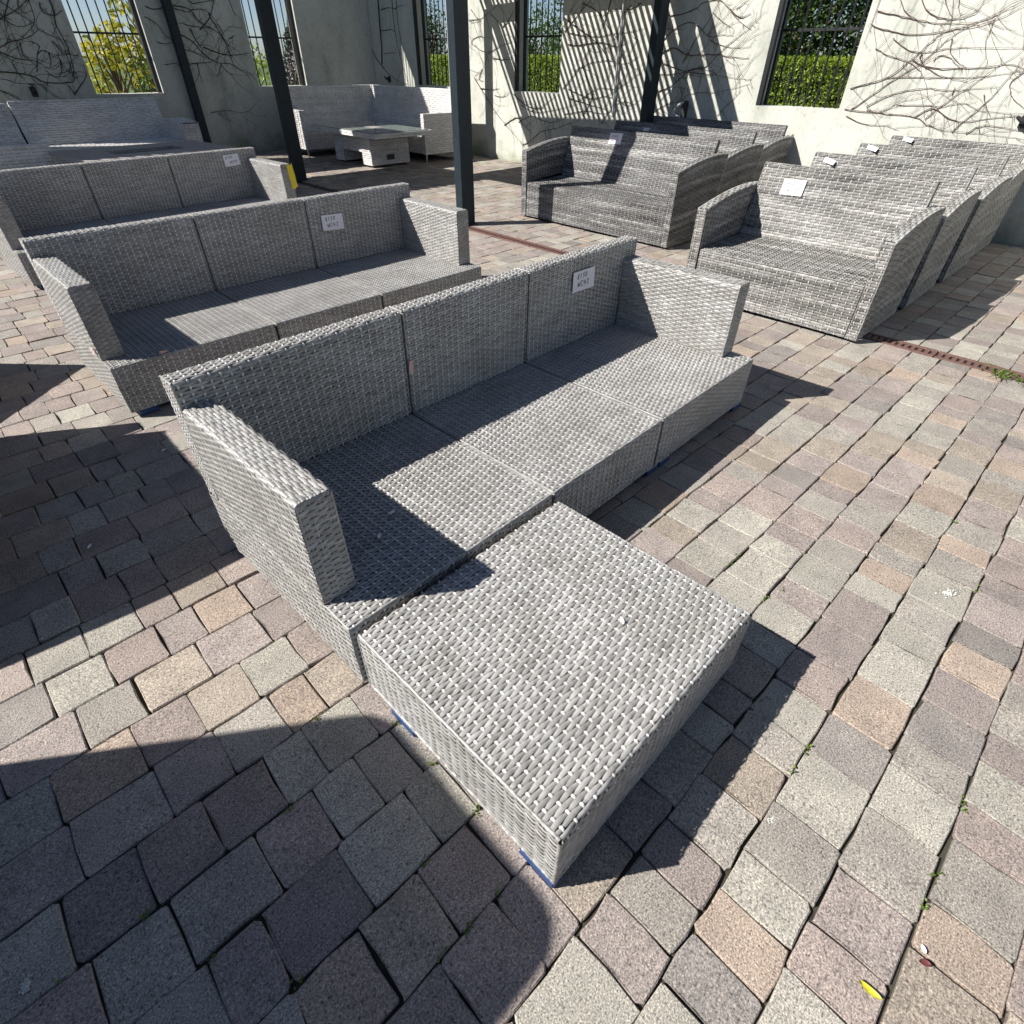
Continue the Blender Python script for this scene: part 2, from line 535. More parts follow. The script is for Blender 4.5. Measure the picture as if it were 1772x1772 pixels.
WL = [(-.1, .9, .93, 3.7), (2.855, 3.855, .915, 3.7), (5.545, 6.50, .97, 3.7)]
wr = seg_wall('rendered_wall', 'sunlit cream rendered yard wall with three barred openings and bare creeper', (-6, 12.75+.0), WR, 3.4, TH, PR)
wl = seg_wall('rendered_wall', 'shaded grey rendered yard wall with barred openings, behind the fire table', (-7, wallU(12.45)-.003), WL, 4.8, TH, PL)
def grille(P, win, parent, side, name='window_grille', fd=(.0, .055)):
    a, b, z0, z1 = win
    def bx(mb, s0, s1, zz0, zz1, d0, d1):
        p = [P(s, z, d) for z in (zz0, zz1) for d in (d0, d1) for s in (s0, s1)]
        mb.add(p, [(0, 2, 3, 1), (4, 5, 7, 6), (0, 1, 5, 4), (2, 6, 7, 3), (0, 4, 6, 2), (1, 3, 7, 5)])
    f = MB()
    e = .002
    bx(f, b-.05, b-e, z0+e, z1-e, fd[0], fd[1])
    bx(f, a+e, a+.012, z0+e, z1-e, .205, .235)
    bx(f, b-.03, b-e, z0+e, z1-e, .19, .235)
    g = f.build(name, M['black'], parent)
    nb = 8
    for i in range(1, nb):
        s = a+(b-a)*i/nb
        t = MB(); t.tube([P(s, z0+.001, .22), P(s, (z0+z1)/2, .22), P(s, z1-.001, .22)], .0105, 6)
        t.build('bar', M['black'], g)
    t = MB(); bx(t, a+.012, b-.03, 1.655, 1.68, .214, .226); t.build('cross_bar', M['black'], g)
for w_ in WR: grille(PR, w_, wr, 1)
for w_ in WL: grille(PL, w_, wl, 1, fd=(.07, .13))

# ================================================================== pergolas
def post(mb_parent, u, v, h, su=.17, sv=.11, flange=True):
    o = MB().bbox((u-su/2, v-sv/2, 0), (u+su/2, v+sv/2, h), .005).build('post', M['steel'], mb_parent)
    if flange:
        MB().bbox((u-su/2-.02, v-sv/2-.02, 0), (u+su/2+.02, v+sv/2+.02, .008), .002).build('base_plate', M['steel'], o)
    return o
pg = thing('pergola', 'dark steel pergola with slatted roof over the sofas by the sunlit wall', 'pergola', (0, 0, 0))
for (u, v) in ((4.25, 5.11), (4.235, 8.85), (7.52, 5.2), (7.62, 9.05)): post(pg, u, v, 2.29)
for v in (5.11, 8.97): MB().bbox((4.15, v-.06, 2.291), (7.75, v+.06, 2.40), .004).build('beam', M['steel'], pg)
for u in (4.25, 7.58): MB().bbox((u-.06, 5.172, 2.29), (u+.06, 8.908, 2.395), .004).build('beam', M['steel'], pg)
v = 5.19
k = 0
while v < 9.19:
    MB().bbox((4.17, v-.014, 2.403), (7.74, v+.014, 2.453), .003).build('slat', M['slat'], pg)
    if v < 5.75 and k not in (1, 4):
        MB().bbox((4.17, v+.015, 2.405), (7.74, v+.085, 2.43), .003).build('slat', M['slat'], pg)
    v += .10; k += 1
for k in range(13):
    u = 4.18 + k*.158
    MB().bbox((u, 5.12, 2.456), (u+.156, 9.2, 2.479), .003).build('roof_board', M['slat'], pg)
pg2 = thing('pergola', 'dark steel pergola with close louvres along the shaded wall', 'pergola', (0, 0, 0))
for (u, v) in ((4.30, 12.385), (.2, 12.385), (-3.4, 8.85), (-3.4, 12.385)): post(pg2, u, v, 2.29, .13, .11)
for v in (8.98, 10.52): MB().bbox((-3.5, v-.05, 2.405), (4.12, v+.05, 2.50), .004).build('beam', M['steel'], pg2)
u = -3.4
while u < 4.12:
    MB().bbox((u-.011, 8.75, 2.503), (u+.011, 10.62, 2.655), .003).build('louvre', M['slat'], pg2)
    u += .158

# ================================================================== wicker
def round_poly(pts, r, n=4):
    pts = [np.array(p, float) for p in pts]
    out = [pts[0]]
    for i in range(1, len(pts)-1):
        a, b, c = pts[i-1], pts[i], pts[i+1]
        u = (a-b)/np.linalg.norm(a-b); w_ = (c-b)/np.linalg.norm(c-b)
        rr = min(r, np.linalg.norm(a-b)*.45, np.linalg.norm(c-b)*.45)
        p0, p2 = b+u*rr, b+w_*rr
        for k in range(n+1):
            t = k/n
            out.append((1-t)**2*p0 + 2*t*(1-t)*b + t*t*p2)
    out.append(pts[-1])
    return np.array(out)
def sweep(prof, dirv):
    prof = np.asarray(prof, float); dirv = np.asarray(dirv, float)
    d = np.r_[0, np.cumsum(np.linalg.norm(np.diff(prof, axis=0), axis=1))]
    Lt = d[-1]
    def F(s, t):
        tt = t*Lt
        P = np.stack([np.interp(tt, d, prof[:, i]) for i in range(3)], -1)
        # linear extrapolation for strand edges
        return P + s[..., None]*dirv
    return F, np.linalg.norm(dirv), Lt
def flat(o, vs, vt):
    o, vs, vt = (np.array(x, float) for x in (o, vs, vt))
    F = lambda s, t: o + s[..., None]*vs + t[..., None]*vt
    return F, np.linalg.norm(vs), np.linalg.norm(vt)
def weave(mb, FLT, flip=1, pr=.0108, pw=.031, A=.0023, th=.0016, seg=4, ww=.0062, row0=0.0, nub=True):
    F, Ls, Lt = FLT
    nr = max(2, int(round(Lt/pr))); nw = max(2, int(round(Ls/pw)))
    def nrm(s, t, e=2e-3):
        s0, s1 = np.clip(s-e, 0, 1), np.clip(s+e, 0, 1); t0, t1 = np.clip(t-e, 0, 1), np.clip(t+e, 0, 1)
        n = np.cross(F(s1, t)-F(s0, t), F(s, t1)-F(s, t0))*flip
        return n/(np.linalg.norm(n, axis=-1, keepdims=True)+1e-12)
    K = nw*seg+1
    s = np.linspace(0, 1, K)
    j = np.arange(nr)
    tj = (j+.5)/nr
    S, T = np.meshgrid(s, tj)                      # nr x K
    wave = np.sin(np.pi*(S*nw) + np.pi*j[:, None])
    Nn = nrm(S, T)
    jit = RNG.normal(0, .00025, (nr, 1)) + RNG.normal(0, .0002, (nr, K))
    modes = [(*RNG.uniform(4, 22, 2), RNG.uniform(0, 6.28)) for _ in range(4)]
    UND = lambda s_, t_: .0006*.6*sum(np.sin(kx*s_*Ls+ky*t_*Lt+ph) for kx, ky, ph in modes)
    und = UND(S, T)
    hgt = A*np.sign(wave)*np.abs(wave)**.8 + jit + und
    rowdrift = RNG.normal(0, .0002, (nr, 1)) + .0004*np.sin(S*Ls*RNG.uniform(8, 16)+T*Lt*6+RNG.uniform(0, 6.28)) + .0004*np.sin(S*Ls*41+j[:, None]*1.7)
    wid = ((.94 + .10*wave) if nub else (1.06 + .02*wave))/nr
    cs = np.array([-.5, -.24, .24, .5]); hs = np.array([-.1, 1, 1, -.1])*th
    Tc = np.clip(T[..., None] + (rowdrift/Lt)[..., None] + cs*wid[..., None], 0, 1)
    Sc = np.broadcast_to(S[..., None], Tc.shape)
    P = F(Sc, Tc) + Nn[..., None, :]*(hgt[..., None, None] + hs[None, None, :, None])
    nv = 4
    idx = np.arange(nr*K*nv).reshape(nr, K, nv)
    a, b, c, d = idx[:, :-1, :-1], idx[:, 1:, :-1], idx[:, 1:, 1:], idx[:, :-1, 1:]
    q = np.stack([a, b, c, d] if flip > 0 else [a, d, c, b], -1).reshape(-1, 4)
    sid = np.broadcast_to(RNG.uniform(0, 1, nr)[:, None, None], idx.shape).ravel()
    su = np.broadcast_to((S*Ls)[..., None], idx.shape).ravel()
    sr = np.broadcast_to((T*Lt+row0)[..., None], idx.shape).ravel()
    mb.add(P.reshape(-1, 3), q, su=su, sid=sid, srow=sr, sk=0.0)
    # stakes
    M2 = 2*nr+1
    t = np.linspace(0, 1, M2)
    i = np.arange(nw)
    si = (i+.5)/nw
    S, T = np.meshgrid(si, t, indexing='ij')       # nw x M2
    wv = np.where(np.arange(M2)[None] % 2 == 1, -np.sin(np.pi*(i[:, None]+.5) + np.pi*((np.arange(M2)[None]-1)//2)), 0.0)
    Nn = nrm(S, T)
    cs = np.array([-.5, 0, .5])*ww/Ls; hs = np.array([-.3, 1, -.3])*th*.8
    Sc = np.clip(S[..., None]+cs, 0, 1); Tc = np.broadcast_to(T[..., None], Sc.shape)
    P = F(Sc, Tc) + Nn[..., None, :]*((A*(1.4 if nub else .25)*wv + UND(S, T))[..., None, None] + hs[None, None, :, None])
    idx = np.arange(nw*M2*3).reshape(nw, M2, 3)
    a, b, c, d = idx[:, :-1, :-1], idx[:, :-1, 1:], idx[:, 1:, 1:], idx[:, 1:, :-1]
    q = np.stack([a, b, c, d] if flip > 0 else [a, d, c, b], -1).reshape(-1, 4)
    sid = np.broadcast_to(RNG.uniform(0, 1, nw)[:, None, None], idx.shape).ravel()
    mb.add(P.reshape(-1, 3), q, su=np.broadcast_to((T*Lt)[..., None], idx.shape).ravel(), sid=sid, srow=0.0, sk=1.0 if nub else 0.0)
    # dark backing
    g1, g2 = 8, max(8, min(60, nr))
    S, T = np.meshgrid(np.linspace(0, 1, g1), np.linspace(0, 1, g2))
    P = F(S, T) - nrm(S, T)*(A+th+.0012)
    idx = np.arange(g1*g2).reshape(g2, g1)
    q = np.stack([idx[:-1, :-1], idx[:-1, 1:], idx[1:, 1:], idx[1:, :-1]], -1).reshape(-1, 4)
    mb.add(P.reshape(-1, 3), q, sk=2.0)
def trim(mb, p0, p1, r=.0055, wrap=.012):
    """wrapped edge strand"""
    p0, p1 = np.array(p0, float), np.array(p1, float)
    L = np.linalg.norm(p1-p0); n = max(3, int(L/wrap)*2)
    t = np.linspace(0, 1, n)
    P = p0 + t[:, None]*(p1-p0)
    rr = r*(1 + .16*np.where(np.arange(n) % 2, 1, -1))
    P = P + RNG.normal(0, .0004, P.shape)
    mb.tube(P, rr*.8, 6, cap=False, su=np.repeat(t*L*3, 6), sid=RNG.random(), srow=0.0, sk=0.0)

# ---- modular three-seat sofa (square arms) : x length, y depth (0 front), z up
SL, SD, HS, HB, HA, AW, AS, BT = 2.333, .85, .263, .687, .606, .102, .118, .08
CUT = (0, .809, 1.5, SL)
def make_sofa():
    root = thing('wicker_sofa', '', 'sofa')
    mt = M['wick']
    for i in range(3):
        x0, x1 = CUT[i]+(.007 if i else .003), CUT[i+1]-(.007 if i < 2 else .003)
        mb = MB()
        prof = round_poly([(x0, SD-BT+.004, HS), (x0, 0, HS), (x0, 0, .03)], .014)
        weave(mb, sweep(prof, (x1-x0, 0, 0)), -1)
        trim(mb, (x0, 0+.004, HS-.004), (x1, .004, HS-.004), .005)
        trim(mb, (x0, .003, .034), (x1, .003, .034), .006)
        if i > 0: weave(mb, flat((x0, 0, .03), (0, SD-.01, 0), (0, 0, HS-.035)), -1, pr=.02, pw=.06, seg=3)
        if i < 2: weave(mb, flat((x1, 0, .03), (0, SD-.01, 0), (0, 0, HS-.035)), 1, pr=.02, pw=.06, seg=3)
        for xx in (x0+.001, x1-.001): trim(mb, (xx, .004, HS-.003), (xx, SD-BT, HS-.003), .0045)
        mb.build('seat', mt, root, True)
        mb = MB()
        prof = round_poly([(x0, SD-BT, HS+.003), (x0, SD-BT-.01, HB), (x0, SD-.012, HB), (x0, SD, .03)], .018)
        weave(mb, sweep(prof, (x1-x0, 0, 0)), 1)
        for xx, fl in ((x0, -1), (x1, 1)):
            weave(mb, flat((xx, SD-BT-.004, HS+.003), (0, BT-.002, 0), (0, -.006, HB-HS-.008)), fl, pr=.0108, pw=.028)
        for xx in (x0+.001, x1-.001):
            trim(mb, (xx, SD-BT-.008, HB-.003), (xx, SD-.012, HB-.003), .005)
            trim(mb, (xx, SD-BT-.002, HS+.01), (xx, SD-BT-.010, HB-.006), .0045)
        mb.build('backrest', mt, root, True)
    for sgn in (0, 1):
        X = lambda x: x if not sgn else SL-x
        f = -1 if not sgn else 1
        mb = MB()
        y0, y1 = AS, SD-BT-.012
        prof = round_poly([(X(.003), y0, HS-.001), (X(.003), y0, HA), (X(AW), y0, HA), (X(AW), y0, HS+.002)], .014)
        weave(mb, sweep(prof, (0, y1-y0, 0)), f, A=.0023, pr=.0100, nub=False)
        weave(mb, flat((X(.004), y0-.001, HS+.003), (X(AW)-X(.004), 0, 0), (0, 0, HA-HS-.008)), 1 if not sgn else -1, pw=.025, A=.0023, pr=.0100, nub=False)
        for xx in (.007, AW-.004):
            trim(mb, (X(xx), y0+.001, HS+.004), (X(xx), y0+.001, HA-.006), .005)
        trim(mb, (X(.008), y0+.002, HA-.004), (X(AW-.006), y0+.002, HA-.004), .005)
        mb.build('arm', mt, root, True)
        mb = MB()
        weave(mb, flat((X(.002), .002, .03), (0, SD-.006, 0), (0, 0, HS-.034)), -1 if not sgn else 1, A=.0023, pr=.0100, nub=False)
        trim(mb, (X(.005), .004, .034), (X(.005), .004, HS-.004), .006)
        trim(mb, (X(.005), .004, .035), (X(.005), SD-.004, .035), .006)
        trim(mb, (X(.005), .01, HS-.004), (X(.005), AS, HS-.004), .005)
        mb.build('side_panel', mt, root, True)
    for x in (.035, .76, .86, 1.45, 1.55, SL-.09):
        for y in (.012, SD-.06):
            MB().bbox((x, y-.016, 0), (x+.085, y+.03, .03), .004).build('foot', M['blue'], root)
    return root
s1 = make_sofa()
s1.location = (.3218, .9278, 0); s1.rotation_euler.z = rad(2.14)
G1 = 'three-seat sofas with square arms set out in rows'
tag(s1, 'grey wicker three-seat sofa with square arms and the footstool pushed against its front', 'sofa', G1)
s2 = copy_tree(s1); s2.location = (.32, 3.04, 0); s2.rotation_euler.z = rad(1.4); s2.scale = (1.02, 1, 1)
tag(s2, 'grey wicker three-seat sofa with square arms, middle one of three rows', 'sofa', G1)
s3 = copy_tree(s1); s3.location = (.385, 5.66, 0); s3.rotation_euler.z = rad(4.0); s3.scale = (1.03, 1, 1)
tag(s3, 'grey wicker three-seat sofa backing onto the fire table, yellow tape on one arm', 'sofa', G1)

def make_stool():
    root = thing('wicker_footstool', 'large square grey wicker footstool standing against the front of a sofa', 'footstool', (.3346, .9064, 0), rad(1.3))
    W_, D_, H_ = .782, .687, .257
    mb = MB(); weave(mb, sweep(round_poly([(.004, -D_-.001, H_-.03), (.004, -D_, H_), (.004, 0, H_), (.004, .001, H_-.03)], .016), (W_-.008, 0, 0)), 1, pr=.0112, pw=.0315)
    for a, b in (((W_, 0), (W_, -D_)), ((0, -D_), (0, 0))):
        q0 = np.array(a); q1 = np.array(b)
        trim(mb, (q0[0]*.994+.002, q0[1]*.992-.003, H_-.003), (q1[0]*.994+.002, q1[1]*.992-.003, H_-.003), .006)
    mb.build('top', M['wick'], root, True)
    for o, vs, fl in (((0, -D_, .03), (W_, 0, 0), 1), ((0, 0, .03), (W_, 0, 0), -1), ((0, -D_, .03), (0, D_, 0), -1), ((W_, -D_, .03), (0, D_, 0), 1)):
        mb = MB(); weave(mb, flat(o, vs, (0, 0, H_-(.036 if vs[1] else .062))), fl, A=.0023, pr=.0090, pw=.030, nub=False)
        trim(mb, np.array(o)+(0, 0, .004), np.array(o)+np.array(vs)+(0, 0, .004), .006)
        mb.build('side_panel', M['wick'], root, True)
    for x, y in ((0, -D_), (W_, -D_), (0, 0), (W_, 0)):
        mb = MB(); trim(mb, (x, y, .03), (x, y, H_-.004), .006); mb.build('corner_binding', M['wick'], root, True)
    for x in (-.005, W_-.030):
        for y in (-D_-.003, -.20):
            MB().bbox((x, y, 0), (x+.035, y+.105, .03), .004).build('foot', M['blue'], root)
    return root
make_stool()

# ---- two-seat sofas with arched arms
def make_arch(width, mat, arm_h, label, group):
    root = thing('wicker_loveseat', label, 'sofa', group=group)
    AWd = .07
    kw = dict(pr=.0165, pw=.043, A=.0030, th=.0019, seg=4, ww=.0065)
    def ztop(y): 
        yy = np.clip(y/.82, 0, 1)
        return arm_h + .085*np.sin(yy*np.pi*.62)/math.sin(math.pi*.5)
    def side(x):
        def F(s, t):
            y = s*(.70 + .12*t); z = .018 + t*(ztop(s*.82)-.018)
            return np.stack([np.full_like(y, x), y + .0*z, z], -1)
        return F, .78, .66
    for sg in (0, 1):
        X = (lambda x: x) if not sg else (lambda x: width-x)
        mb = MB()
        f = -1 if not sg else 1
        weave(mb, side(X(0)), f, **kw)
        F0 = side(X(AWd))[0]
        t_lo = .52
        weave(mb, (lambda s, t: F0(s, t_lo+(1-t_lo)*t), .78, .32), -f, row0=.3, **kw)
        def FT(s, t):
            y = s*.82
            return np.stack([X(0)+(X(AWd)-X(0))*t, y, ztop(y)], -1)
        weave(mb, (FT, .82, AWd), f, **kw)
        weave(mb, flat((X(0), 0, .018), (X(AWd)-X(0), 0, 0), (0, 0, arm_h-.02)), 1 if not sg else -1, **{**kw, 'pw': .03})
        for xx in (0.003, AWd-.003):
            trim(mb, (X(xx), .001, .02), (X(xx), .001, arm_h-.004), .006)
        P = [(X(.003), y, float(ztop(np.array(y)))-.002) for y in np.linspace(0, .82, 14)]
        mb.tube(P, .0055, 6, su=0.0, sid=.3, srow=0.0, sk=1.0)
        mb.tube([(X(.003), .702, .02), (X(.003), .76, .35), (X(.003), .82, float(ztop(np.array(.82)))-.003)], .006, 6, su=0.0, sid=.6, srow=0.0, sk=1.0)
        # rear edge of the arm
        def FR(s, t):
            y = .70+.12*t; z = .018 + t*(float(ztop(np.array(.82)))-.018)
            return np.stack([X(0)+(X(AWd)-X(0))*s, y, z], -1)
        weave(mb, (FR, AWd, .66), -1 if not sg else 1, **{**kw, 'pw': .03})
        mb.build('arm', mat, root, True)
    a, b = AWd+.008, width-AWd-.008
    mb = MB()
    prof = round_poly([(a, .58, .365), (a, .01, .345), (a, .004, .02)], .02)
    weave(mb, sweep(prof, (b-a, 0, 0)), -1, row0=.8, **kw)
    trim(mb, (a, .006, .025), (b, .006, .025), .006)
    trim(mb, (a, .012, .338), (b, .012, .338), .006)
    mb.build('seat', mat, root, True)
    mb = MB()
    prof = round_poly([(a, .575, .367), (a, .715, .825), (a, .755, .815), (a, .70, .36), (a, .66, .02)], .02)
    weave(mb, sweep(prof, (b-a, 0, 0)), 1, row0=1.6, **kw)
    for xx, fl in ((a, -1), (b, 1)):
        weave(mb, flat((xx, .58, .37), (0, .05, 0), (0, .135, .45)), fl, **{**kw, 'pw': .03})
        trim(mb, (xx, .578, .37), (xx, .713, .82), .006)
    trim(mb, (a, .715, .822), (b, .715, .822), .006)
    mb.build('backrest', mat, root, True)
    for x in (.02, width-.06):
        for y in (.02, .62):
            MB().bbox((x, y, 0), (x+.04, y+.04, .022), .003).build('foot', M['plastic'], root)
    return root
GE, GC = 'short streaked sofas packed in a row', 'long dark streaked sofas packed in a row by the pergola post'
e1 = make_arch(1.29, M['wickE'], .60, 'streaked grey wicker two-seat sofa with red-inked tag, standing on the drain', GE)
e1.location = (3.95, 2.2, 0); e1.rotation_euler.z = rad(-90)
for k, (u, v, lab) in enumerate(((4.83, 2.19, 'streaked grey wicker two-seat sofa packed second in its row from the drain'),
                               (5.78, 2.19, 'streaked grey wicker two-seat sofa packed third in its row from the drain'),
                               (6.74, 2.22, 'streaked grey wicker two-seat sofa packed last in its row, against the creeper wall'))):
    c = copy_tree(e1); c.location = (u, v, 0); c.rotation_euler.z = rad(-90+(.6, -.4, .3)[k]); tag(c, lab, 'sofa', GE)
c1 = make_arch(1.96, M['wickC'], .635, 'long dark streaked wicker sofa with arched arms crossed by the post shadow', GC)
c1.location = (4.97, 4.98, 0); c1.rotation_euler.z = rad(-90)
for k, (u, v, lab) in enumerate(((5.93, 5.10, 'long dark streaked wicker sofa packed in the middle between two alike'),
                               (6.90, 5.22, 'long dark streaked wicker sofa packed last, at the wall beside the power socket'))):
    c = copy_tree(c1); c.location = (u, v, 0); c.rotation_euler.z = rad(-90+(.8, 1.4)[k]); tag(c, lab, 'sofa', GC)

# ---- pale wicker corner set
KW = dict(pr=.03, pw=.075, A=.003, th=.004, seg=3, ww=.008)
def pale_box(name, root, a, b, faces='xXyYZ', mat=None, r=.0):
    (x0, y0, z0), (x1, y1, z1) = a, b
    mb = MB()
    if 'y' in faces: weave(mb, flat((x0, y0, z0), (x1-x0, 0, 0), (0, 0, z1-z0)), 1, **KW)
    if 'Y' in faces: weave(mb, flat((x0, y1, z0), (x1-x0, 0, 0), (0, 0, z1-z0)), -1, **KW)
    if 'x' in faces: weave(mb, flat((x0, y0, z0), (0, y1-y0, 0), (0, 0, z1-z0)), -1, **KW)
    if 'X' in faces: weave(mb, flat((x1, y0, z0), (0, y1-y0, 0), (0, 0, z1-z0)), 1, **KW)
    if 'Z' in faces: weave(mb, flat((x0, y0, z1), (x1-x0, 0, 0), (0, y1-y0, 0)), 1, **KW)
    es = [((x0, y0), (x1, y0)), ((x1, y0), (x1, y1)), ((x1, y1), (x0, y1)), ((x0, y1), (x0, y0))]
    for p, q in es:
        trim(mb, (*p, z1), (*q, z1), .008, .03); trim(mb, (*p, z0), (*p, z1), .008, .03); trim(mb, (*p, z0+.004), (*q, z0+.004), .008, .03)
    return mb.build(name, mat or M['wickL'], root, True)
cs = thing('corner_sofa', 'tall-backed pale grey wicker corner sofa in the angle of the walls', 'sofa', (0, 0, 0))
pale_box('seat', cs, (5.56, 10.95, .12), (7.38, 11.62, .36))
pale_box('seat', cs, (6.72, 9.10, .12), (7.38, 10.945, .36))
pale_box('backrest', cs, (5.50, 11.63, .12), (7.50, 11.74, .985))
pale_box('backrest', cs, (7.39, 9.04, .12), (7.50, 11.625, .985))
def slope_arm(root, x0, y0, x1, y1, along, name='arm'):
    pale_box(name, root, (x0, y0, .12), (x1, y1, .68))
slope_arm(cs, 5.48, 10.92, 5.555, 11.625, 'y')
slope_arm(cs, 6.68, 9.02, 7.385, 9.095, 'x')
for (x, y) in ((5.50, 10.94), (5.50, 11.70), (7.46, 11.70), (6.70, 9.04), (7.46, 9.06), (6.70, 10.94)):
    MB().tube([(x, y, .119), (x, y, .05), (x, y, 0)], [.016, .013, .009], 8).build('leg', M['chrome'], cs)
for a, b in (((5.58, 10.98, .362), (6.70, 11.60, .40)), ((6.74, 9.12, .362), (7.36, 11.60, .40))):
    MB().bbox(a, b, .012).build('cushion', M['cushion'], cs)
# its table
tb = thing('coffee_table', 'pale wicker coffee table with glass top and two panel legs before the corner sofa', 'table', (6.04, 9.70, 0))
pale_box('leg', tb, (-.37, -.56, .03), (.37, -.30, .43), 'xXyYZ')
pale_box('leg', tb, (-.37, .30, .03), (.37, .56, .43), 'xXyYZ')
pale_box('apron', tb, (-.36, -.295, .20), (.36, .295, .43), 'xX')
pale_box('table_top', tb, (-.55, -1.0, .435), (.55, 1.0, .492))
MB().bbox((-.53, -.98, .502), (.53, .98, .510), .003).build('glass', M['glass'], tb)
MB().bbox((-.10, -.30, .5105), (.10, .30, .513), .001).build('burner_lid', M['stone'], tb)
MB().bbox((-.08, -.585, .10), (.06, -.574, .17), .002).build('vent', M['plastic'], tb)
for x in (-.33, .25):
    for y in (-.52, .44): MB().bbox((x, y, 0), (x+.08, y+.08, .03), .003).build('foot', M['plastic'], tb)

# ---- pale sofa and fire table along the shaded wall
ds = thing('corner_sofa', 'pale grey wicker sofa with high sloping back beside the fire table, against the shaded wall', 'sofa', (0, 0, 0))
def slant_back(root, x0, x1, yb, z1, yt):
    mb = MB()
    prof = round_poly([(x0, yb, .36), (x0, yt, z1), (x0, yt+.07, z1), (x0, yt+.07, .1)], .02)
    weave(mb, sweep(prof, (x1-x0, 0, 0)), 1, **KW)
    for xx, fl in ((x0, -1), (x1, 1)):
        weave(mb, flat((xx, yb, .36), (0, .08, 0), (0, yt-yb, z1-.37)), fl, **KW)
        trim(mb, (xx, yb, .36), (xx, yt, z1), .009, .03)
    trim(mb, (x0, yt, z1), (x1, yt, z1), .009, .03)
    return mb.build('backrest', M['wickL'], root, True)
slant_back(ds, 1.58, 3.50, 11.62, .885, 11.88)
slant_back(ds, .30, 1.54, 11.62, .86, 11.88)
pale_box('seat', ds, (.30, 10.95, .10), (3.50, 11.60, .37))
def arch_arm(root):
    mb = MB()
    def zt(y): return .60 + .03*np.sin((y-10.93)/.9*3.0)
    for x, f in ((3.505, -1), (3.74, 1)):
        weave(mb, (lambda s, t, x=x: np.stack([np.full_like(s, x), 10.93+s*.93, .1+t*(zt(10.93+s*.93)-.1)], -1), .93, .5), f, **KW)
    weave(mb, (lambda s, t: np.stack([3.505+.235*t, 10.93+s*.93, zt(10.93+s*.93)], -1), .93, .235), -1, **KW)
    weave(mb, flat((3.505, 10.93, .1), (.235, 0, 0), (0, 0, .49)), 1, **KW)
    for x in (3.505, 3.74): trim(mb, (x, 10.93, .1), (x, 10.93, .6), .009, .03)
    mb.build('arm', M['wickL'], root, True)
arch_arm(ds)
for (x, y) in ((.36, 11.0), (3.6, 11.0), (.36, 11.85), (3.6, 11.8)):
    MB().bbox((x-.03, y-.03, 0), (x+.03, y+.03, .10), .004).build('leg', M['plastic'], ds)
bn = thing('wicker_bench', 'pale grey wicker bench end beside the fire table', 'bench', (0, 0, 0))
pale_box('arm', bn, (.20, 8.45, .06), (1.30, 8.56, .665))
pale_box('seat', bn, (.30, 8.565, .06), (1.25, 10.3, .37))
pale_box('backrest', bn, (.20, 8.565, .06), (.295, 10.3, .80))
for (x, y) in ((.26, 8.5), (1.2, 8.5), (.26, 10.2), (1.2, 10.2)):
    MB().bbox((x-.03, y-.03, 0), (x+.03, y+.03, .06), .004).build('leg', M['plastic'], bn)
ft = thing('fire_table', 'low grey fire table with slotted top behind the rows of sofas', 'table', (2.10, 7.98, 0), rad(6))
mb = MB()
for a, b in (((-.78, -.52), (.78, -.17)), ((-.78, .17), (.78, .52)), ((-.78, -.17), (-.36, .17)), ((.36, -.17), (.78, .17))):
    mb.box((a[0], a[1], .565), (b[0], b[1], .60))
mb.build('table_top', M['stone'], ft)
MB().box((-.36, -.17, .50), (.36, .17, .51)).build('burner_tray', M['slot'], ft)
pale_box('base', ft, (-.55, -.34, .03), (.55, .34, .56), 'xXyY')
for x in (-.5, .42):
    for y in (-.3, .22): MB().bbox((x, y, 0), (x+.08, y+.08, .03), .003).build('foot', M['plastic'], ft)

# ================================================================== price tags
GLY = {
 'E': [[(.9, .85), (.6, 1), (.25, .8), (.15, .45), (.3, .1), (.6, 0), (.9, .15)], [(0, .6), (.65, .62)], [(0, .4), (.6, .42)]],
 '1': [[(.3, .75), (.5, 1), (.45, 0)]],
 '5': [[(.9, 1), (.35, .97), (.25, .6), (.6, .62), (.8, .35), (.6, .05), (.15, .05)]],
 '0': [[(.5, 1), (.2, .75), (.2, .25), (.5, 0), (.8, .3), (.8, .75), (.5, 1)]],
 '6': [[(.75, 1), (.3, .6), (.2, .2), (.5, 0), (.8, .25), (.5, .45), (.25, .3)]],
 '8': [[(.5, .5), (.25, .75), (.5, 1), (.75, .78), (.5, .5), (.2, .25), (.5, 0), (.8, .25), (.5, .5)]],
 'W': [[(0, .95), (.2, 0), (.45, .7), (.7, 0), (1, 1)]],
 'C': [[(.9, .85), (.5, 1), (.15, .6), (.25, .15), (.6, 0), (.9, .2)]],
 '4': [[(.45, 1), (.1, .4), (.9, .42)], [(.7, .75), (.6, 0)]],
 '2': [[(.15, .75), (.45, 1), (.8, .75), (.2, .05), (.9, .08)]],
 '3': [[(.15, .9), (.6, 1), (.75, .75), (.4, .52), (.8, .28), (.5, 0), (.1, .1)]],
 '7': [[(.1, 1), (.9, .97), (.4, 0)]],
}
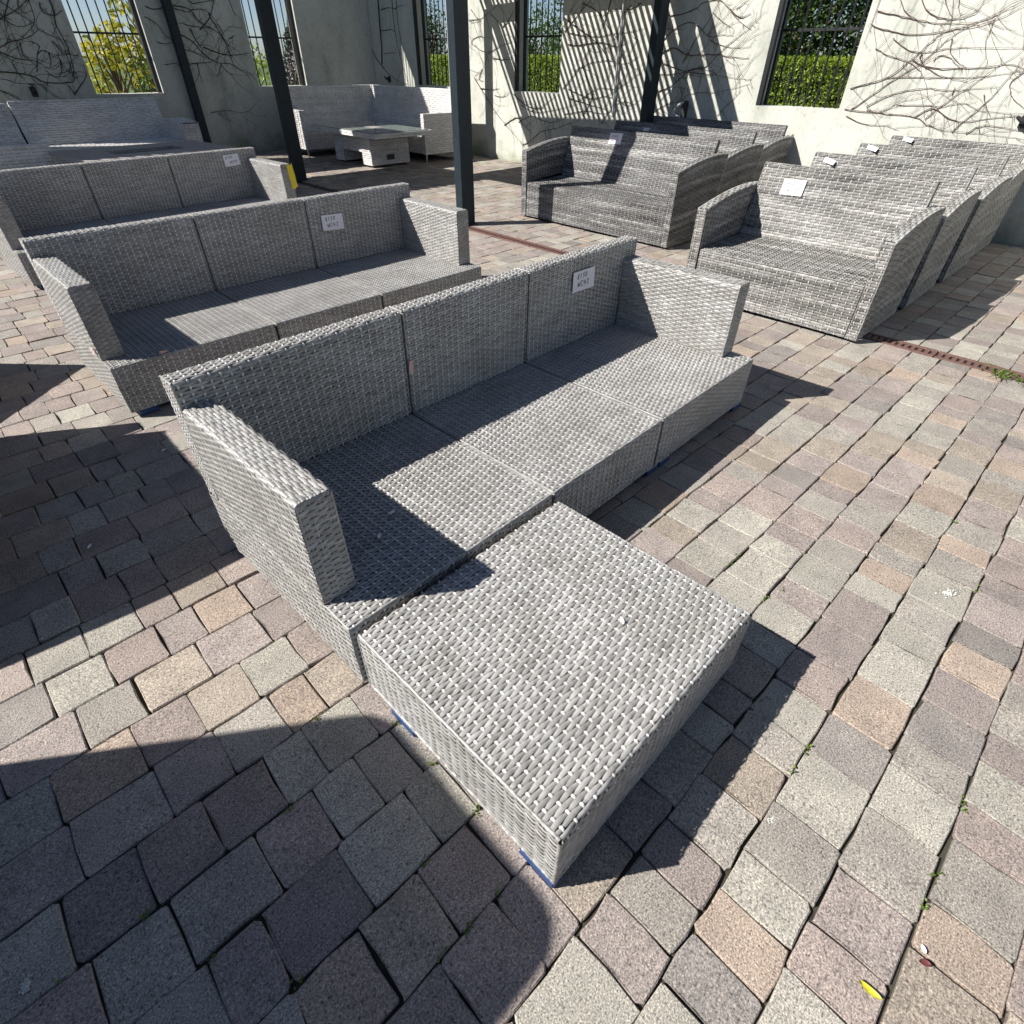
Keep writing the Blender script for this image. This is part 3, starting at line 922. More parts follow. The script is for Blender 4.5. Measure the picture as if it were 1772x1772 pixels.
def price_tag(label, mat, w_, h_, lines, ink, curl=.008, group='handwritten price tags on the sofas'):
    """mat: Matrix, tag plane local x (right), z (up), facing -y; origin bottom-left"""
    nx, nz = 7, 6
    V = []
    cf = lambda a, b: -(.004 + curl*((a/w_)**2*.5 + (1-b/h_)*.5*(a/w_)))
    for b in np.linspace(0, h_, nz):
        for a in np.linspace(0, w_, nx):
            V.append((a, cf(a, b), b))
    V2 = [(x, y+.0006, z) for x, y, z in V]
    idx = np.arange(nx*nz).reshape(nz, nx)
    q = np.stack([idx[:-1, :-1], idx[:-1, 1:], idx[1:, 1:], idx[1:, :-1]], -1).reshape(-1, 4)
    o = MB().add(V, q).add(V2, q[:, ::-1]).build('price_tag', M['paper'], None, True)
    o.matrix_world = mat
    tag(o, label, 'price tag', group)
    if lines:
        mb = MB()
        for (txt, x0, z0, size) in lines:
            x = x0
            for ch in txt:
                for st in GLY.get(ch, []):
                    pts = []
                    for i in range(len(st)-1):
                        for t in (0, .5): pts.append((st[i][0]*(1-t)+st[i+1][0]*t, st[i][1]*(1-t)+st[i+1][1]*t))
                    pts.append(st[-1])
                    P = []
                    for (gx, gz) in pts:
                        xx = x+(gx*.72+gz*.15)*size; zz = z0+gz*size+(xx-x0)*.06
                        P.append((xx, cf(xx, zz)-.0006, zz))
                    P = np.array(P)
                    # ribbon
                    T = np.gradient(P, axis=0); T /= np.linalg.norm(T, axis=1, keepdims=True)+1e-9
                    Nv = np.stack([-T[:, 2], np.zeros(len(T)), T[:, 0]], 1)*.0017
                    n = len(P)
                    mb.add(np.vstack([P-Nv, P+Nv]), [(i, i+1, n+i+1, n+i) for i in range(n-1)])
                x += size*.86
        mb.build('handwriting', ink, o)
    return o
def on(root, x, y, z, tilt=0.0, lean=0.0, yaw=0.0):
    return Matrix.LocRotScale(root.location, root.rotation_euler.to_quaternion(), root.scale) @ Matrix.Translation((x, y, z)) @ Matrix.Rotation(yaw, 4, 'Z') @ Matrix.Rotation(lean, 4, 'X') @ Matrix.Rotation(tilt, 4, 'Y')
yb_ = SD-BT-.012
price_tag('white price tag reading 150 euro WC42, on the sofa with the footstool', on(s1, 1.806, yb_-.003, .527), .16, .094, [('E150', .03, .057, .022), ('WC42', .035, .02, .025)], M['ink'])
price_tag('white price tag on the sofa in the middle of three rows', on(s2, 1.59, yb_-.003, .487, rad(2)), .155, .094, [('E150', .025, .057, .022), ('WC43', .035, .018, .024)], M['ink'])
price_tag('small white price tag on the sofa that backs onto the fire table', on(s3, 2.0, yb_-.003, .553, rad(-3)), .15, .095, [('E150', .02, .06, .02), ('WC44', .05, .02, .022)], M['ink'])
lean = -math.atan2(.14, .458)
def onb(root, x, z, tilt=0.0): return on(root, x, .575+(z-.367)*.14/.458-.002, z, tilt, lean)
price_tag('white price tag on the long sofa crossed by the post shadow', onb(c1, .63, .70, rad(-2)), .165, .10, [('E180', .03, .06, .022), ('WC37', .035, .018, .024)], M['inkred'])
price_tag('white price tag with red ink on the two-seat sofa standing on the drain', onb(e1, .265, .645, rad(-1)), .162, .10, [('E180', .03, .06, .022), ('WC38', .045, .02, .024)], M['inkred'])
SOFAS = {o['label']: o for o in bpy.data.objects if o.parent is None and o.get('category') == 'sofa'}
def find(s): return [o for k, o in SOFAS.items() if s in k][0]
for key, x, z, lab, tl in (('middle between two', .50, .715, 'white price tag on the middle one of the long dark sofas', .02), ('second in its row', .16, .735, 'half-folded white price tag on the second short sofa', .25),
                  ('third in its row', .14, .755, 'half-folded white price tag on the third short sofa', .22), ('last in its row', .18, .76, 'half-folded white price tag on the last short sofa', .2)):
    price_tag(lab, onb(find(key), x, z+.03, tl), .10, .035, [], None, .03)
# scraps and tape
def scrap(name, label, cat, mat, M4, w_, h_, n=4):
    P = []
    for i in range(n+1):
        for k in range(n+1):
            a, b = i/n, k/n
            P.append((a*w_+RNG.normal(0, w_*.03), -.004-RNG.uniform(0, .004), b*h_+RNG.normal(0, h_*.03)))
    idx = np.arange((n+1)**2).reshape(n+1, n+1)
    q = np.stack([idx[:-1, :-1], idx[:-1, 1:], idx[1:, 1:], idx[1:, :-1]], -1).reshape(-1, 4)
    o = MB().add(P, q).build(name, mat, None, True); o.matrix_world = M4
    return tag(o, label, cat)
scrap('care_label', 'small pink fabric label poking out between two backrests', 'label', M['pink'], on(s1, .806, yb_-.004, .45, .1), .02, .05)
scrap('tape_scrap', 'torn pink tape on the side of the middle sofa', 'tape', M['pink'], on(s2, -.004, .20, .30, .3, 0, rad(-90)), .05, .035)
scrap('tape_scrap', 'curled red and white tape scrap on the seat edge of the middle sofa', 'tape', M['pink'], on(s2, .22, .02, .268, .3, .5), .04, .02)
scrap('yellow_tape', 'strip of bright yellow tape on a sofa arm near the black post', 'tape', M['yellow'], on(s3, SL-.03, .117, .40, -.08), .06, .20)

# ================================================================== vines
VINES = {'R':[[(2.82,1.18),(2.64,1.23),(2.45,1.3),(2.29,1.47),(2.15,1.62),(1.87,1.67),(1.71,1.73),(1.55,1.81)],[(2.74,1.0),(2.64,1.07),(2.5,1.18),(2.22,1.39),(2.11,1.51),(2.03,1.58),(1.87,1.67),(1.67,1.76),(1.56,1.82)],[(1.99,0.96),(1.95,1.02),(1.79,1.17),(1.71,1.23),(1.61,1.34),(1.46,1.46),(1.42,1.54)],[(1.71,0.86),(1.66,0.95),(1.53,1.12),(1.46,1.28),(1.42,1.35),(1.37,1.45)],[(2.81,1.69),(2.58,1.64),(2.38,1.62),(2.16,1.63),(2.0,1.66),(1.84,1.68)],[(2.79,1.79),(2.58,1.74),(2.38,1.71),(2.24,1.68),(2.07,1.67),(1.88,1.68),(1.72,1.73)],[(2.45,1.9),(2.36,1.8),(2.24,1.74),(2.1,1.71),(1.97,1.73),(1.89,1.79),(1.88,1.87)],[(2.69,1.5),(2.56,1.45),(2.29,1.38),(2.17,1.3),(2.07,1.19),(2.02,1.1)],[(2.56,1.58),(2.38,1.48),(2.2,1.47),(2.05,1.5),(1.79,1.51),(1.41,1.51)],[(2.31,1.42),(2.19,1.37),(1.99,1.36),(1.72,1.36),(1.49,1.39),(1.33,1.36)],[(2.5,1.27),(2.23,1.28),(1.9,1.29),(1.69,1.3),(1.46,1.34),(1.33,1.37)],[(2.59,1.03),(2.36,1.15),(2.09,1.21),(1.86,1.2),(1.66,1.22),(1.47,1.24)],[(2.58,1.0),(2.39,1.01),(2.3,1.08),(2.1,1.13),(1.86,1.2)],[(2.81,0.99),(2.44,0.98),(2.09,0.96),(1.95,0.9),(1.82,0.86),(1.68,0.86),(1.41,0.86),(1.07,0.84)],[(2.31,1.06),(2.06,1.07),(1.91,1.07),(1.74,1.11),(1.54,1.05),(1.32,1.05),(1.17,1.05)],[(2.09,0.96),(1.96,1.05),(1.76,0.97),(1.59,0.96),(1.3,1.02),(1.16,1.03)],[(1.59,0.86),(1.51,0.92),(1.39,0.93),(1.1,0.91)],[(2.12,1.41),(2.09,1.45),(1.99,1.45),(1.95,1.41),(1.86,1.37)],[(2.77,0.94),(2.53,0.87),(2.32,0.87),(2.19,0.84)],[(1.33,1.36),(1.42,1.27),(1.39,1.2),(1.33,1.15),(1.18,1.07)],[(1.75,1.7),(1.76,1.63),(1.75,1.53),(1.67,1.39),(1.69,1.3)],[(2.8,1.92),(2.81,1.69),(2.83,1.55)],[(2.03,1.58),(2.0,1.47),(1.89,1.39),(1.83,1.37)],[(2.24,1.46),(2.25,1.44),(2.18,1.38),(2.06,1.33),(1.96,1.3),(1.74,1.26)],[(2.65,1.91),(2.56,1.79),(2.42,1.71),(2.31,1.65)],[(2.24,1.89),(2.19,1.8),(2.1,1.72)],[(2.11,1.88),(2.04,1.75),(1.89,1.78)],[(1.84,1.15),(1.84,1.21),(1.83,1.13)],[(1.58,1.16),(1.51,1.07),(1.45,1.0)]],'S':[[(5.33,1.83),(5.14,1.82),(4.92,1.86),(4.82,1.91),(4.63,1.92),(4.49,1.86),(4.34,1.76),(4.12,1.66)],[(5.35,1.57),(5.16,1.7),(4.98,1.74),(4.83,1.68),(4.67,1.59),(4.5,1.6),(4.33,1.59)],[(5.39,1.43),(5.16,1.51),(4.91,1.44),(4.68,1.44),(4.46,1.44),(4.28,1.42),(4.05,1.41)],[(5.33,1.25),(5.01,1.27),(4.78,1.31),(4.59,1.29),(4.4,1.23),(4.18,1.21),(3.98,1.2)],[(5.34,1.06),(5.08,1.14),(4.87,1.29),(4.65,1.32)],[(5.35,0.84),(5.13,0.95),(4.94,0.98),(4.81,1.05),(4.51,1.08),(4.23,1.12),(3.98,1.18)],[(4.98,1.37),(4.82,1.64),(4.7,1.78),(4.61,1.97)],[(4.9,1.3),(4.65,1.34),(4.51,1.46),(4.36,1.56),(4.19,1.67),(4.05,1.79)],[(4.34,0.86),(4.2,1.01),(4.07,1.14)],[(5.33,1.39),(5.23,1.36),(4.92,1.3),(4.5,1.28)],[(5.38,1.71),(5.21,1.7),(5.02,1.7)],[(4.67,1.84),(4.54,1.75),(4.38,1.69)],[(4.37,1.85),(4.27,1.92),(4.2,1.97)],[(4.45,1.86),(4.29,1.78),(4.17,1.81)],[(4.65,1.59),(4.49,1.55),(4.27,1.52),(4.08,1.53)],[(5.24,0.97),(5.07,1.11),(4.82,1.1)]],'T':[[(7.01,1.69),(6.46,1.63),(6.1,1.66),(5.83,1.67),(5.63,1.7)],[(7.0,1.56),(6.81,1.55),(6.37,1.58),(6.08,1.54),(5.92,1.57)],[(6.77,2.0),(6.5,1.91),(6.25,1.72),(6.06,1.59),(5.93,1.47)],[(7.08,1.71),(6.85,1.87),(6.68,1.98),(6.52,2.08)],[(6.74,0.91),(6.38,1.07),(6.0,1.08),(5.72,1.22),(5.57,1.31)],[(6.84,1.26),(6.6,1.35),(6.25,1.39),(5.91,1.36),(5.7,1.43)],[(6.62,0.74),(6.43,0.99),(6.59,1.21),(6.67,1.35),(6.51,1.53)],[(6.23,0.66),(6.11,0.82),(5.89,0.94),(5.66,0.91)],[(6.95,1.05),(6.49,0.95),(6.13,0.98),(5.73,0.86)],[(6.26,2.01),(6.32,1.82),(6.46,1.64)],[(5.91,1.95),(6.04,1.82),(6.1,1.66),(5.98,1.47),(5.84,1.29),(5.89,1.12)],[(6.99,0.74),(6.53,0.8),(6.22,0.78),(5.87,0.85)],[(6.94,0.94),(6.54,0.88),(6.16,0.82)],[(7.16,1.88),(6.83,1.74),(6.52,1.61),(6.26,1.44),(6.17,1.23)],[(5.75,1.96),(5.92,1.9),(6.17,1.91),(6.41,1.86)],[(5.74,1.6),(5.85,1.47),(5.82,1.32)]],'U':[[(9.3,1.88),(8.99,1.88),(8.75,1.96),(8.48,2.06),(8.37,2.15)],[(8.92,1.67),(9.04,1.69),(9.22,1.62),(9.01,1.52),(8.81,1.46),(8.89,1.33),(8.98,1.25),(9.18,1.16)],[(9.2,1.14),(8.95,0.93),(8.7,0.72),(8.37,0.51),(8.13,0.37),(7.94,0.27)],[(8.41,0.51),(8.17,0.62),(8.05,0.64),(7.97,0.58),(7.73,0.46)],[(7.94,0.27),(7.73,0.35),(7.47,0.5),(7.15,0.56),(6.85,0.66),(6.66,0.69)],[(8.05,0.57),(7.74,0.68),(7.44,0.63),(7.16,0.65),(6.83,0.78)],[(8.17,0.95),(7.9,0.82),(7.56,0.79),(7.39,0.88),(7.06,1.07),(6.73,1.32)],[(9.04,1.0),(8.78,0.99),(8.53,1.02)],[(9.23,2.02),(9.11,1.93),(8.99,1.88),(9.24,1.86)],[(8.75,1.96),(8.52,1.82),(8.37,1.61),(8.22,1.48)],[(8.81,1.46),(8.53,1.54),(8.22,1.61)],[(8.69,1.4),(8.37,1.38),(8.18,1.42)],[(8.45,1.78),(8.3,1.87),(8.19,1.98)],[(8.66,0.92),(8.45,0.9),(8.29,0.95)],[(8.98,1.25),(9.07,1.12),(8.95,1.1)],[(7.98,0.81),(7.67,0.74),(7.24,0.78),(6.74,0.87)],[(7.12,1.76),(7.0,1.84),(6.81,1.98)]],'Y':[[(12.5,2.12),(12.53,1.63),(12.19,1.28),(11.76,1.08),(11.22,0.99)],[(11.55,2.29),(11.57,1.88),(11.49,1.48),(11.28,1.01)],[(11.42,2.28),(11.41,1.84),(11.32,1.48),(11.26,1.24)],[(11.97,2.1),(11.73,2.12),(11.46,2.09)],[(12.05,1.8),(11.7,1.81),(11.54,1.77)],[(12.02,1.46),(11.72,1.48),(11.55,1.46)],[(12.72,2.03),(12.55,1.78),(12.46,1.46),(12.08,1.23)],[(11.52,2.09),(11.29,2.13),(11.11,2.1)]],'V':[[(1.79,1.47),(1.87,1.48),(2.03,1.54),(2.27,1.59),(2.43,1.68)],[(1.79,1.46),(1.84,1.43),(1.99,1.37),(2.19,1.35),(2.28,1.3),(2.38,1.25),(2.53,1.31),(2.66,1.31)],[(1.67,1.21),(1.73,1.2),(1.94,1.19),(2.11,1.16),(2.23,1.1),(2.41,1.08),(2.56,1.09),(2.65,1.13),(2.67,1.26),(2.68,1.4),(2.69,1.55),(2.66,1.66),(2.65,1.8)],[(1.63,1.13),(1.69,1.11),(1.9,1.05),(2.11,1.04),(2.26,1.03)],[(2.08,1.14),(2.15,1.02),(2.25,0.9)],[(1.97,1.13),(1.93,1.24),(1.94,1.33),(2.02,1.36)],[(2.3,1.22),(2.36,1.15),(2.48,1.14),(2.6,1.19),(2.66,1.31)],[(2.18,1.2),(2.28,1.4),(2.35,1.51),(2.17,1.55),(1.91,1.57)],[(2.1,1.96),(2.23,1.88),(2.36,1.78),(2.46,1.68),(2.64,1.6),(2.82,1.56)],[(2.7,2.05),(2.7,1.91),(2.67,1.74),(2.69,1.6),(2.7,1.45),(2.67,1.26),(2.65,1.17)],[(2.24,2.03),(2.1,1.83),(2.04,1.73),(2.03,1.54)],[(2.45,2.03),(2.42,1.79),(2.31,1.68),(2.14,1.57),(2.03,1.54)],[(2.01,1.78),(2.19,1.86),(2.38,1.96),(2.51,2.04)],[(2.54,1.33),(2.51,1.22),(2.46,1.15)],[(2.43,1.42),(2.41,1.31),(2.38,1.25)],[(2.13,1.54),(2.09,1.42),(2.09,1.35)],[(1.63,1.0),(1.74,0.93),(1.82,0.88)],[(2.51,1.03),(2.56,0.9)],[(2.54,0.92),(2.71,1.06),(2.81,1.16),(2.83,1.31)],[(2.54,1.55),(2.61,1.42),(2.7,1.4),(2.87,1.37)],[(2.57,1.98),(2.57,1.88),(2.7,1.84),(2.82,1.89)],[(2.04,1.85),(2.11,1.75),(2.24,1.73),(2.42,1.79)],[(2.32,1.99),(2.29,1.89),(2.38,1.83)],[(2.28,1.4),(2.37,1.45),(2.5,1.4),(2.65,1.39)]],'X':[[(3.98,2.0),(4.11,1.98),(4.35,2.02),(4.59,1.97),(4.73,2.01),(4.91,2.01),(5.03,1.88),(5.11,1.72)],[(3.93,1.87),(4.08,1.79),(4.2,1.63),(4.42,1.58)],[(4.38,2.02),(4.64,1.99),(4.76,1.84),(4.93,1.76),(5.03,1.71),(5.11,1.6),(5.32,1.47)],[(4.51,1.8),(4.74,1.77),(4.94,1.76)],[(4.4,1.67),(4.57,1.58),(4.69,1.44),(4.82,1.34),(4.97,1.3),(5.14,1.29),(5.29,1.2),(5.46,1.16)],[(4.28,1.51),(4.41,1.48),(4.61,1.42),(4.81,1.35)],[(4.71,1.51),(4.92,1.44),(5.11,1.41),(5.3,1.41),(5.47,1.44)],[(4.57,1.75),(4.63,1.56),(4.7,1.47)],[(4.95,1.96),(4.97,1.87),(5.05,1.73),(5.12,1.58),(5.14,1.39),(5.17,1.26),(5.29,1.19)],[(5.35,2.18),(5.37,2.01),(5.47,1.88),(5.47,1.79)],[(4.94,1.29),(5.01,1.19),(5.13,1.14),(5.47,1.14)],[(4.01,1.29),(4.21,1.31)],[(4.41,1.29),(4.81,1.31)],[(4.54,0.62),(4.69,0.64),(4.88,0.64),(5.03,0.6),(5.24,0.61),(5.45,0.76)],[(4.66,2.12),(4.74,2.06),(4.91,2.09),(5.11,2.12)],[(5.18,1.63),(5.29,1.68),(5.22,1.63)],[(4.73,1.74),(4.97,1.9),(5.12,2.15)],[(4.0,1.57),(4.1,1.55),(4.24,1.57)],[(4.94,1.29),(4.85,1.13)],[(4.54,1.31),(4.52,1.16),(4.54,1.02)],[(4.41,1.97),(4.29,1.85),(4.34,1.78),(4.53,1.8)]]}

def smooth_path(P, n=5):
    P = np.array(P, float)
    out = []
    for i in range(len(P)-1):
        p0 = P[max(i-1, 0)]; p1 = P[i]; p2 = P[i+1]; p3 = P[min(i+2, len(P)-1)]
        for t in np.arange(n)/n:
            out.append(.5*((2*p1)+(-p0+p2)*t+(2*p0-5*p1+4*p2-p3)*t*t+(-p0+3*p1-3*p2+p3)*t**3))
    out.append(P[-1])
    return np.array(out)
def blocked(s, z, wins): return any(a-.02 < s < b+.02 and z0-.02 < z < z1 for a, b, z0, z1 in wins)
def vine(label, paths, P, wins, rmain, extra, box, mat, curl=1.0):
    mb = MB()
    stems = []
    def lay(path, r0, r1, lift):
        pts = []
        for i, (s, z) in enumerate(path):
            if z < .05 or blocked(s, z, wins):
                if len(pts) > 2: mb.tube([p for p in pts], np.linspace(r0, r1, len(pts)), 5)
                pts = []
                continue
            pts.append(P(s, z, -lift-.006*RNG.random()))
        if len(pts) > 2: mb.tube(pts, np.linspace(r0, r1, len(pts)), 5)
    for p in paths:
        sp = smooth_path(p, 5)
        sp = sp + np.cumsum(RNG.normal(0, .0025, sp.shape), axis=0)
        r = rmain*RNG.uniform(.55, 1.15)
        lay(sp, r*1.35, r*.4, .006)
        stems.append(sp)
    # side twigs
    for sp in stems:
        d = np.gradient(sp, axis=0)
        ln = np.linalg.norm(np.diff(sp, axis=0), axis=1).sum()
        for _ in range(int(ln*extra)):
            i = RNG.integers(0, len(sp))
            ang = math.atan2(d[i][1], d[i][0]) + RNG.choice([-1, 1])*RNG.uniform(.5, 1.4)
            L = RNG.choice([RNG.uniform(.03, .09), RNG.uniform(.15, .6)], p=[.62, .38])
            n = max(4, int(L/.025))
            q = [sp[i]]
            bend = RNG.normal(0, 1.5)*curl
            for k in range(n):
                ang += bend*L/n + RNG.normal(0, .10)
                q.append(q[-1] + np.array([math.cos(ang), math.sin(ang)])*L/n)
            lay(np.array(q), rmain*.42, rmain*.2, .008)
            e = q[-1]
            if RNG.random() < .4:
                for s_ in (-1, 1):
                    a2 = ang + s_*.6
                    lay(np.array([e, e+np.array([math.cos(a2), math.sin(a2)])*.012, e+np.array([math.cos(a2), math.sin(a2)])*.026]), rmain*.22, rmain*.14, .008)
    o = mb.build('climbing_vine', mat, None, True)
    return tag(o, label, 'vine', 'bare creepers on the yard walls')
vine('bare creeper with long sweeping stems across the sunlit wall above the short sofas', VINES['R'], PR, WR, .0034, 11, None, M['stem'])
vine('bare creeper around the power socket between steel post and barred opening', VINES['S'], PR, WR, .0047, 12, None, M['stem'])
vine('dense tangled bare creeper crossed by slat shadows left of the steel post', VINES['T'], PR, WR, .0050, 17, None, M['stemg'], 2.0)
vine('bare creeper climbing beside the narrow barred opening in the sunlit wall', VINES['U'], PR, WR, .0050, 13, None, M['stemg'], 1.6)
vine('few thin bare creeper stems in the wall corner above the corner sofa', VINES['Y'], PR, WR, .0055, 3, None, M['stemg'])
vine('dense curling bare creeper on the shaded wall above the high-backed sofa', VINES['V'], PL, WL, .0058, 14, None, M['stemg'], 2.2)
vine('bare creeper spreading between two barred openings of the shaded wall', VINES['X'], PL, WL, .0058, 11, None, M['stemg'], 1.3)

# wall fittings
def fitting(name, label, cat, P, s, z, parts):
    o = thing(name, label, cat, P(s, z, 0))
    for (nm, a, b, mt) in parts: MB().bbox(a, b, .004).build(nm, mt, o)
    return o
so_ = thing('power_socket', 'black outdoor power socket with loose white wires on the sunlit wall', 'socket', PR(4.83, .90, 0))
MB().bbox((-.05, -.035, -.09), (-.002, .035, .09), .006).build('housing', M['plastic'], so_)
for k in range(4):
    a = RNG.uniform(-.1, .12, 6); 
    pts = smooth_path([(-.05, 0, .08), (-.09, .05+.03*k, .06-.03*k), (-.08, .12, -.02-.02*k), (-.05, .09-.02*k, -.07), (-.04, .02, -.09)], 5)
    MB().tube(pts, .004, 5).build('wire', M['wire'], so_)
for lab, P, s, z, ax in (('small black bracket lamp on the shaded wall above the high-backed sofa', PL, 2.035, .97, 1), ('small black bracket fitting on the wall in the corner above the corner sofa', PR, 11.92, 1.06, 0), ('small black bracket at the far end of the sunlit wall', PR, 1.16, .98, 0)):
    p = P(s, z, 0)
    o = thing('wall_fitting', lab, 'fitting', p)
    if ax: 
        MB().bbox((-.04, -.03, -.06), (.04, -.002, .06), .006).build('back_plate', M['plastic'], o)
        MB().tube([(0, -.03, 0), (0, -.07, .02), (0, -.07, .08)], [.028, .022, .012], 8).build('lamp_body', M['plastic'], o)
        MB().tube([(-.04, -.07, .09), (.04, -.07, .09)], .006, 6).build('handle', M['plastic'], o)
    else:
        MB().bbox((-.03, -.04, -.05), (-.002, .04, .05), .006).build('back_plate', M['plastic'], o)
        MB().tube([(-.03, 0, 0), (-.07, .02, .01), (-.08, .07, .04)], [.02, .02, .012], 8).build('lamp_body', M['plastic'], o)
cb = MB().tube([PR(12.03, 2.6, -.012), PR(12.03, 2.24, -.014), PR(12.05, 1.9, -.02), PR(12.08, 1.55, -.012), PR(12.14, 1.29, -.015)], .011, 6).build('hanging_cable', M['plastic'])
tag(cb, 'black cable hanging down the wall near the corner', 'cable')
dp = MB().tube([PR(6.02, 3.2, -.03), PR(6.02, 1.2, -.03), PR(6.02, .80, -.03)], .016, 8).build('wall_pipe', M['chrome'])
tag(dp, 'thin grey conduit pipe on the wall left of the steel post', 'pipe')

# ================================================================== vegetation
def leaves(mb, P, size, up=.3, aspect=.5):
    n = len(P)
    d = RNG.normal(0, 1, (n, 3)); d /= np.linalg.norm(d, axis=1, keepdims=True)
    e = RNG.normal(0, 1, (n, 3)); e[:, 2] += up
    e -= (e*d).sum(1, keepdims=True)*d; e /= np.linalg.norm(e, axis=1, keepdims=True)
    sz = (size*RNG.uniform(.6, 1.35, n))[:, None]
    nrm_ = np.cross(d, e)
    a = P - d*sz*.5; c = P + d*sz*.5
    b = P + e*sz*aspect*.5 + nrm_*sz*.1; f = P - e*sz*aspect*.5 + nrm_*sz*.1
    V = np.stack([a, b, c, f], 1).reshape(-1, 3)
    i = np.arange(n)[:, None]*4
    lv = np.repeat(np.clip(RNG.beta(2, 2, n), 0, 1), 4)
    return mb.add(V, None, np.concatenate([i+np.array([0, 1, 2]), i+np.array([0, 2, 3])]), lv=lv)
def clump_pts(centers, radii, per):
    out = []
    for c, r in zip(centers, radii):
        n = int(per*r*r*60)
        d = RNG.normal(0, 1, (n, 3)); d /= np.linalg.norm(d, axis=1, keepdims=True)
        out.append(np.array(c) + d*(r*RNG.uniform(.45, 1.08, (n, 1))**.6))
    return np.vstack(out)
def tree(label, base, h, spread, mat, leaf, nclump, name='broadleaf_tree', low=.25, per=8, group='trees and shrubs beyond the yard walls'):
    o = thing(name, label, 'tree' if 'tree' in name or 'conifer' in name else 'shrub', base, group=group)
    mb = MB()
    mb.tube([(0, 0, -.1), (.05*h*.1, 0, h*.3), (0, .02*h, h*.75)], [h*.03+.02, h*.022+.015, .02], 8)
    C, Rr = [], []
    for k in range(nclump):
        z = h*(low + (1-low)*(k+.5)/nclump)
        f = math.sin(min(1, (z/h-low)/(1-low)*.85+.12)*math.pi)**.6
        a = k*2.4 + RNG.uniform(-.5, .5); r = spread*f*RNG.uniform(.25, .95)
        c = (math.cos(a)*r, math.sin(a)*r, z*RNG.uniform(.92, 1.0))
        C.append(c); Rr.append(spread*RNG.uniform(.26, .45))
        mb.tube([(0, 0, c[2]*.55), (c[0]*.5, c[1]*.5, c[2]*.8), c], [.035*spread, .022*spread, .01], 5)
    mb.build('trunk', M['bark'], o, True)
    cr = MB(); leaves(cr, clump_pts(C, Rr, per), leaf); cr.build('crown', mat, o)
    return o
def hedge(label, a, b, mat, leaf, dens):
    o = thing('clipped_hedge', label, 'hedge', ((a[0]+b[0])/2, (a[1]+b[1])/2, 0))
    a = np.array(a)-np.array(o.location); b = np.array(b)-np.array(o.location)
    MB().box(a+np.array([.10, .10, 0]), b-np.array([.10, .10, .10])).build('dark_core', M['core'], o)  # dark box, shade inside the hedge put into its colour
    sz = b-a
    P = []
    nx, ny, nz_ = sz
    for (ar, f) in ((ny*nz_, 'x'), (nx*ny, 'z'), (nx*nz_, 'y')):
        n = int(ar*dens)
        p = a + RNG.uniform(0, 1, (n, 3))*sz
        dd = np.abs(RNG.normal(0, .045, n))
        bumpy = .04*np.sin(p[:, 1]*5+p[:, 0]*3)+.03*np.sin(p[:, 2]*9)
        if f == 'x': p[:, 0] = a[0]+dd+bumpy*.6
        if f == 'z': p[:, 2] = b[2]-dd+bumpy*.5
        if f == 'y': p[:, 1] = a[1]+dd
        P.append(p)
    mb = MB(); leaves(mb, np.vstack(P), leaf); mb.build('foliage', mat, o)
    return o
hedge('clipped lime green hedge beyond the sunlit wall', (11.7, -1.5, 0), (12.8, 18.5, 1.44), M['hedge'], .055, 1500)
GT = 'trees and shrubs beyond the yard walls'
for (lab, base, h, sp, mt, lf, nc, nm) in (
  ('dark evergreen tree filling the wide barred opening above the hedge', (15.6, 7.2, 0), 7.5, 3.0, 'mgreen', .13, 40, 'broadleaf_tree'),
  ('dark evergreen tree behind the wide barred opening, second of two', (16.0, 4.8, 0), 7.0, 2.8, 'dgreen', .13, 34, 'broadleaf_tree'),
  ('pale green tree standing behind the narrow barred opening', (19.5, 17.0, 0), 3.6, 1.5, 'mgreen', .12, 24, 'broadleaf_tree'),
  ('tree in the narrow barred opening, low and olive', (20.5, 20.2, 0), 2.6, 1.7, 'mgreen', .12, 22, 'broadleaf_tree'),
  ('dark tree seen past the blue steel post through the corner opening', (16.0, 20.8, 0), 2.7, 1.5, 'dgreen', .10, 26, 'broadleaf_tree'),
  ('dark bushy tree seen through the corner opening beside another', (17.2, 23.4, 0), 2.6, 1.5, 'dgreen', .10, 24, 'broadleaf_tree')):
    tree(lab, base, h, sp, M[mt], lf, nc, nm, .12, group=GT)
tree('tall yellow and green shrub outside the opening above the high-backed sofa', (5.0, 15.6, 0), 3.3, 1.0, M['ygreen'], .14, 30, 'yellow_shrub', .05, 9, GT)
tree('golden shrub outside the opening above the high-backed sofa, lower one', (3.95, 15.3, 0), 1.75, .85, M['ygreen'], .14, 22, 'yellow_shrub', .05, 9, GT)
tree('green leafy shrub low outside the opening above the high-backed sofa', (4.4, 14.4, 0), 1.25, .6, M['mgreen'], .12, 16, 'leafy_shrub', .05, 9, GT)
tree('green and yellow shrub outside the opening hidden by the black post', (7.3, 16.8, 0), 1.75, .8, M['hedge'], .10, 18, 'leafy_shrub', .05, 8, GT)
tree('lilac flowering shrub outside the opening hidden by the black post', (8.5, 16.9, 0), 1.45, .7, M['lilac'], .09, 18, 'flowering_shrub', .05, 9, GT)
def conifer(label, base, h, r):
    o = thing('conifer', label, 'tree', base, group=GT)
    MB().tube([(0, 0, -.1), (0, 0, h*.5), (0, 0, h)], [.12, .08, .01], 7).build('trunk', M['bark'], o)
    n = 9000
    z = h*(1-RNG.random(n)**.5)*.97+.1
    a = RNG.uniform(0, 6.283, n); rr = r*(1-z/h)*RNG.uniform(.5, 1.1, n)*(1+.2*np.sin(z*9+a*3))
    mb = MB(); leaves(mb, np.c_[np.cos(a)*rr, np.sin(a)*rr, z-rr*.25], .13, aspect=.25); mb.build('crown', M['conif'], o)
